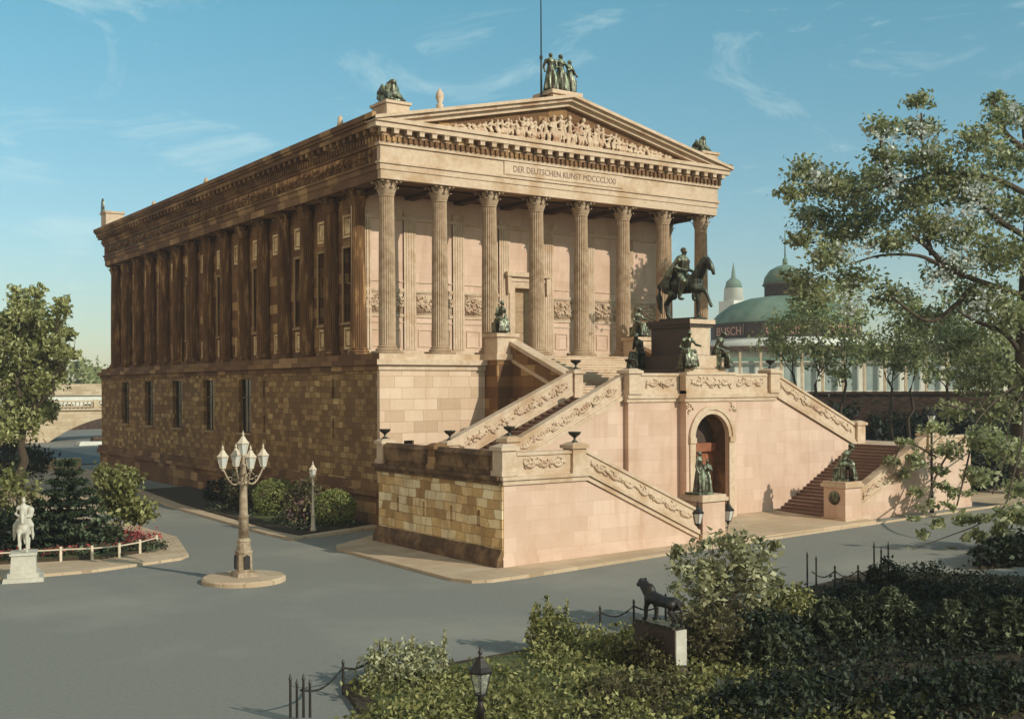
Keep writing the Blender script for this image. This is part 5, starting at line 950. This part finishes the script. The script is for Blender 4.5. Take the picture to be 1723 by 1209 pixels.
H = [('dark_bush','dark bush right behind the big cat\'s pedestal',1190,1085,31,(1.2,1.1,1.0),2200,'leaf_brown'), ('dark_bush','dark rounded bush below the leafy young tree',1280,1100,31.5,(1.5,1.2,1.1),2600,'leaf_dark'), ('dark_bush','olive bush behind the dark ones, right of the leafy young tree',1330,1030,36,(1.0,.9,.8),1200,'leaf_yellow'),
     ('dark_bush','low dark shrub at the bottom right corner',1620,1190,26,(2.4,1.4,.9),2800,'leaf_dark'), ('dark_bush','low dark shrub at the bottom edge, right of the big cat',1330,1195,26,(2.4,1.4,.8),2800,'leaf_dark')]
for lb, px, py, d, h, r in (('dark spreading juniper left of centre in the right foreground', 1395, 1150, 33, 1.35, 1.0), ('dark spreading juniper in the middle of the right foreground', 1500, 1140, 33.5, 1.55, 1.1), ('dark spreading juniper second from the right photo edge', 1600, 1150, 32.5, 1.3, 1.0), ('dark spreading juniper at the right photo edge', 1700, 1140, 32, 1.5, 1.1), ('small dark juniper in front of the clipped hedge', 1450, 1085, 35.8, .95, .8), ('pale-tipped low juniper at the bottom edge of the right foreground', 1300, 1165, 30, 1.2, .95), ('small dark juniper below the hedge at the right', 1640, 1090, 35.5, 1.0, .85)):
    p = at(px, py, d); p.z = gz(p.x)+.15; conifer(lb, p, h, r, 'juniper', 'leaf_deep', .085, 7, 26, 'shrub', .8)['group'] = 'junipers in the right foreground'
for nm, lb, px, py, d, r, n, lm in H: bush(nm, lb, tuple(at(px, py, d)), r, int(n*1.9), lm, .10, z0=-9.3, group='dark shrubs in the right foreground')
e = [(at(px, py, d), r, n) for px, py, d, r, n in ((1545,1000,39.5,(.9,.7,.55),1100), (1600,1008,38.5,(1.0,.7,.55),1200), (1660,1015,37.5,(1.0,.7,.55),1200), (1720,1020,36.8,(1.0,.7,.55),1200))]
c_ = at(1490, 985, 41); bush('clipped_hedge', 'dark clipped hedge with a raised round end along the street edge', tuple(c_), (.8,.7,.95), 2400, 'leaf_dark', .09, 'hedge', z0=-9.2, extra=[(tuple(c), r, n) for c, r, n in e], shell=.12, sd=.07)
for lb, px, py, d in (('low dark hedge strip left of the raised round hedge end', 1420, 1012, 39), ('low dark hedge strip right of the leafy young tree', 1345, 1035, 37.5)): bush('low_hedge', lb, tuple(at(px, py, d)), (1.1,.7,.5), 1900, 'leaf_dark', .09, 'hedge', z0=-9.25, sd=.07)
cl = []; cr = []
for i in range(1100):
    u, v = random.random(), random.random(); x = -17.5 + 25.5*u; y = -30.6 - 12*v + 2.2*max(0, (x+8)/14)
    (cl if x < -8.5 + random.uniform(-1, 1) else cr).append(((x, y, gz(x)+.3), (.45,.45,.2), 40))
tag(ob('ground_cover', leaf_mesh('ground_cover', cl, .085, clump=6, sd=.5), M['leaf_yellow']), 'low olive ground cover round the lantern in the foreground', 'ground cover', kind='stuff')
tag(ob('ground_cover', leaf_mesh('ground_cover', cr, .09, clump=6, sd=.5), M['leaf_dark']), 'low dark ground cover under the right foreground shrubs', 'ground cover', kind='stuff')  # missing shade put into darker leaves on this side
# unseen tree added behind the viewer's right to shade the foreground bushes
b = Vector((12.5, -50, -9)); C = [(b + Vector((random.uniform(-7,7), random.uniform(-5,4), random.uniform(5,8.5))), (2.6,2.6,1.7), 520) for i in range(20)]
tree('shade_tree', 'broad unseen tree added to shade the right foreground', b, C, 'leaf_mid', .42, .4, fork=.5)

# ================================================================== LIGHT AND SKY
Ld = Vector((-.34, 1, -.54)).normalized()
sd = bpy.data.lights.new('sun', 'SUN'); sd.energy = 3.3; sd.angle = math.radians(.5); sd.color = (1, .925, .80)
so = bpy.data.objects.new('sun', sd); COL.objects.link(so); so.rotation_euler = Ld.to_track_quat('-Z', 'Y').to_euler(); so.location = (20,-60,60)
w = bpy.data.worlds.new('World'); sc.world = w; w.use_nodes = True; t = w.node_tree; bg = t.nodes['Background']
sky = N(t, 'ShaderNodeTexSky'); sky.sky_type = 'NISHITA'; sky.sun_disc = False; sky.sun_elevation = math.asin(-Ld.z); sky.sun_rotation = math.atan2(-Ld.x, -Ld.y); sky.air_density = 1.0; sky.dust_density = .6; sky.ozone_density = 1.0; sky.altitude = 50
co = N(t, 'ShaderNodeTexCoord').outputs['Generated']
mp = N(t, 'ShaderNodeMapping'); mp.inputs['Scale'].default_value = (1.0, 1.0, 3.2); mp.inputs['Rotation'].default_value = (.0, .35, .6); t.links.new(co, mp.inputs[0])
n1 = N(t, 'ShaderNodeTexNoise', Scale=4.6, Detail=11, Roughness=.66, Distortion=1.6); t.links.new(mp.outputs[0], n1.inputs['Vector'])
cf = ramp(t, n1.outputs['Fac'], [(.545, (0,0,0)), (.80, (.42,.42,.42))])
sx = N(t, 'ShaderNodeSeparateXYZ'); t.links.new(co, sx.inputs[0])
tint = mixc(t, 1.0, sky.outputs[0], ramp(t, sx.outputs[2], [(0, (.80,.78,.74)), (.12, (.76,.95,.93)), (.34, (.63,1.20,1.07))]), 'MULTIPLY')
def fill_glow(d, lo, hi):                                  # warm fill added to the unseen sky for left-facing walls
    dt = N(t, 'ShaderNodeVectorMath', operation='DOT_PRODUCT'); t.links.new(co, dt.inputs[0]); dt.inputs[1].default_value = Vector(d).normalized()
    return ramp(t, dt.outputs['Value'], [(lo, (0,0,0)), (hi, (1,1,1))])
col = mixc(t, cf, tint, (7.4, 8.6, 8.0))
col = mixc(t, fill_glow((-.9,-.32,.30), .42, .92), col, (6.6, 5.3, 3.8))
t.links.new(col, bg.inputs[0]); bg.inputs[1].default_value = .11
sc.view_settings.view_transform = 'Standard'; sc.view_settings.look = 'None'; sc.view_settings.exposure = .16; sc.view_settings.gamma = 1; sc.view_settings.use_curve_mapping = False
sc.cycles.max_bounces = 6; sc.cycles.transparent_max_bounces = 8
# ------------------------------------------------------------------ air
hz = MB().box(-260, 420, -120, 720, -11, 60); hm_ = bpy.data.materials.new('haze'); hm_.use_nodes = True; ht = hm_.node_tree; ht.nodes.remove(ht.nodes['Principled BSDF'])
pv_ = ht.nodes.new('ShaderNodeVolumePrincipled'); pv_.inputs['Color'].default_value = (.9,.95,1,1); pv_.inputs['Density'].default_value = .00035; ht.links.new(pv_.outputs[0], ht.nodes['Material Output'].inputs['Volume'])
ho = ob('haze', hz, hm_); ho['kind'] = 'stuff'; ho['label'] = 'thin pale haze over the far buildings'; ho['category'] = 'haze'
sc.cycles.volume_bounces = 0
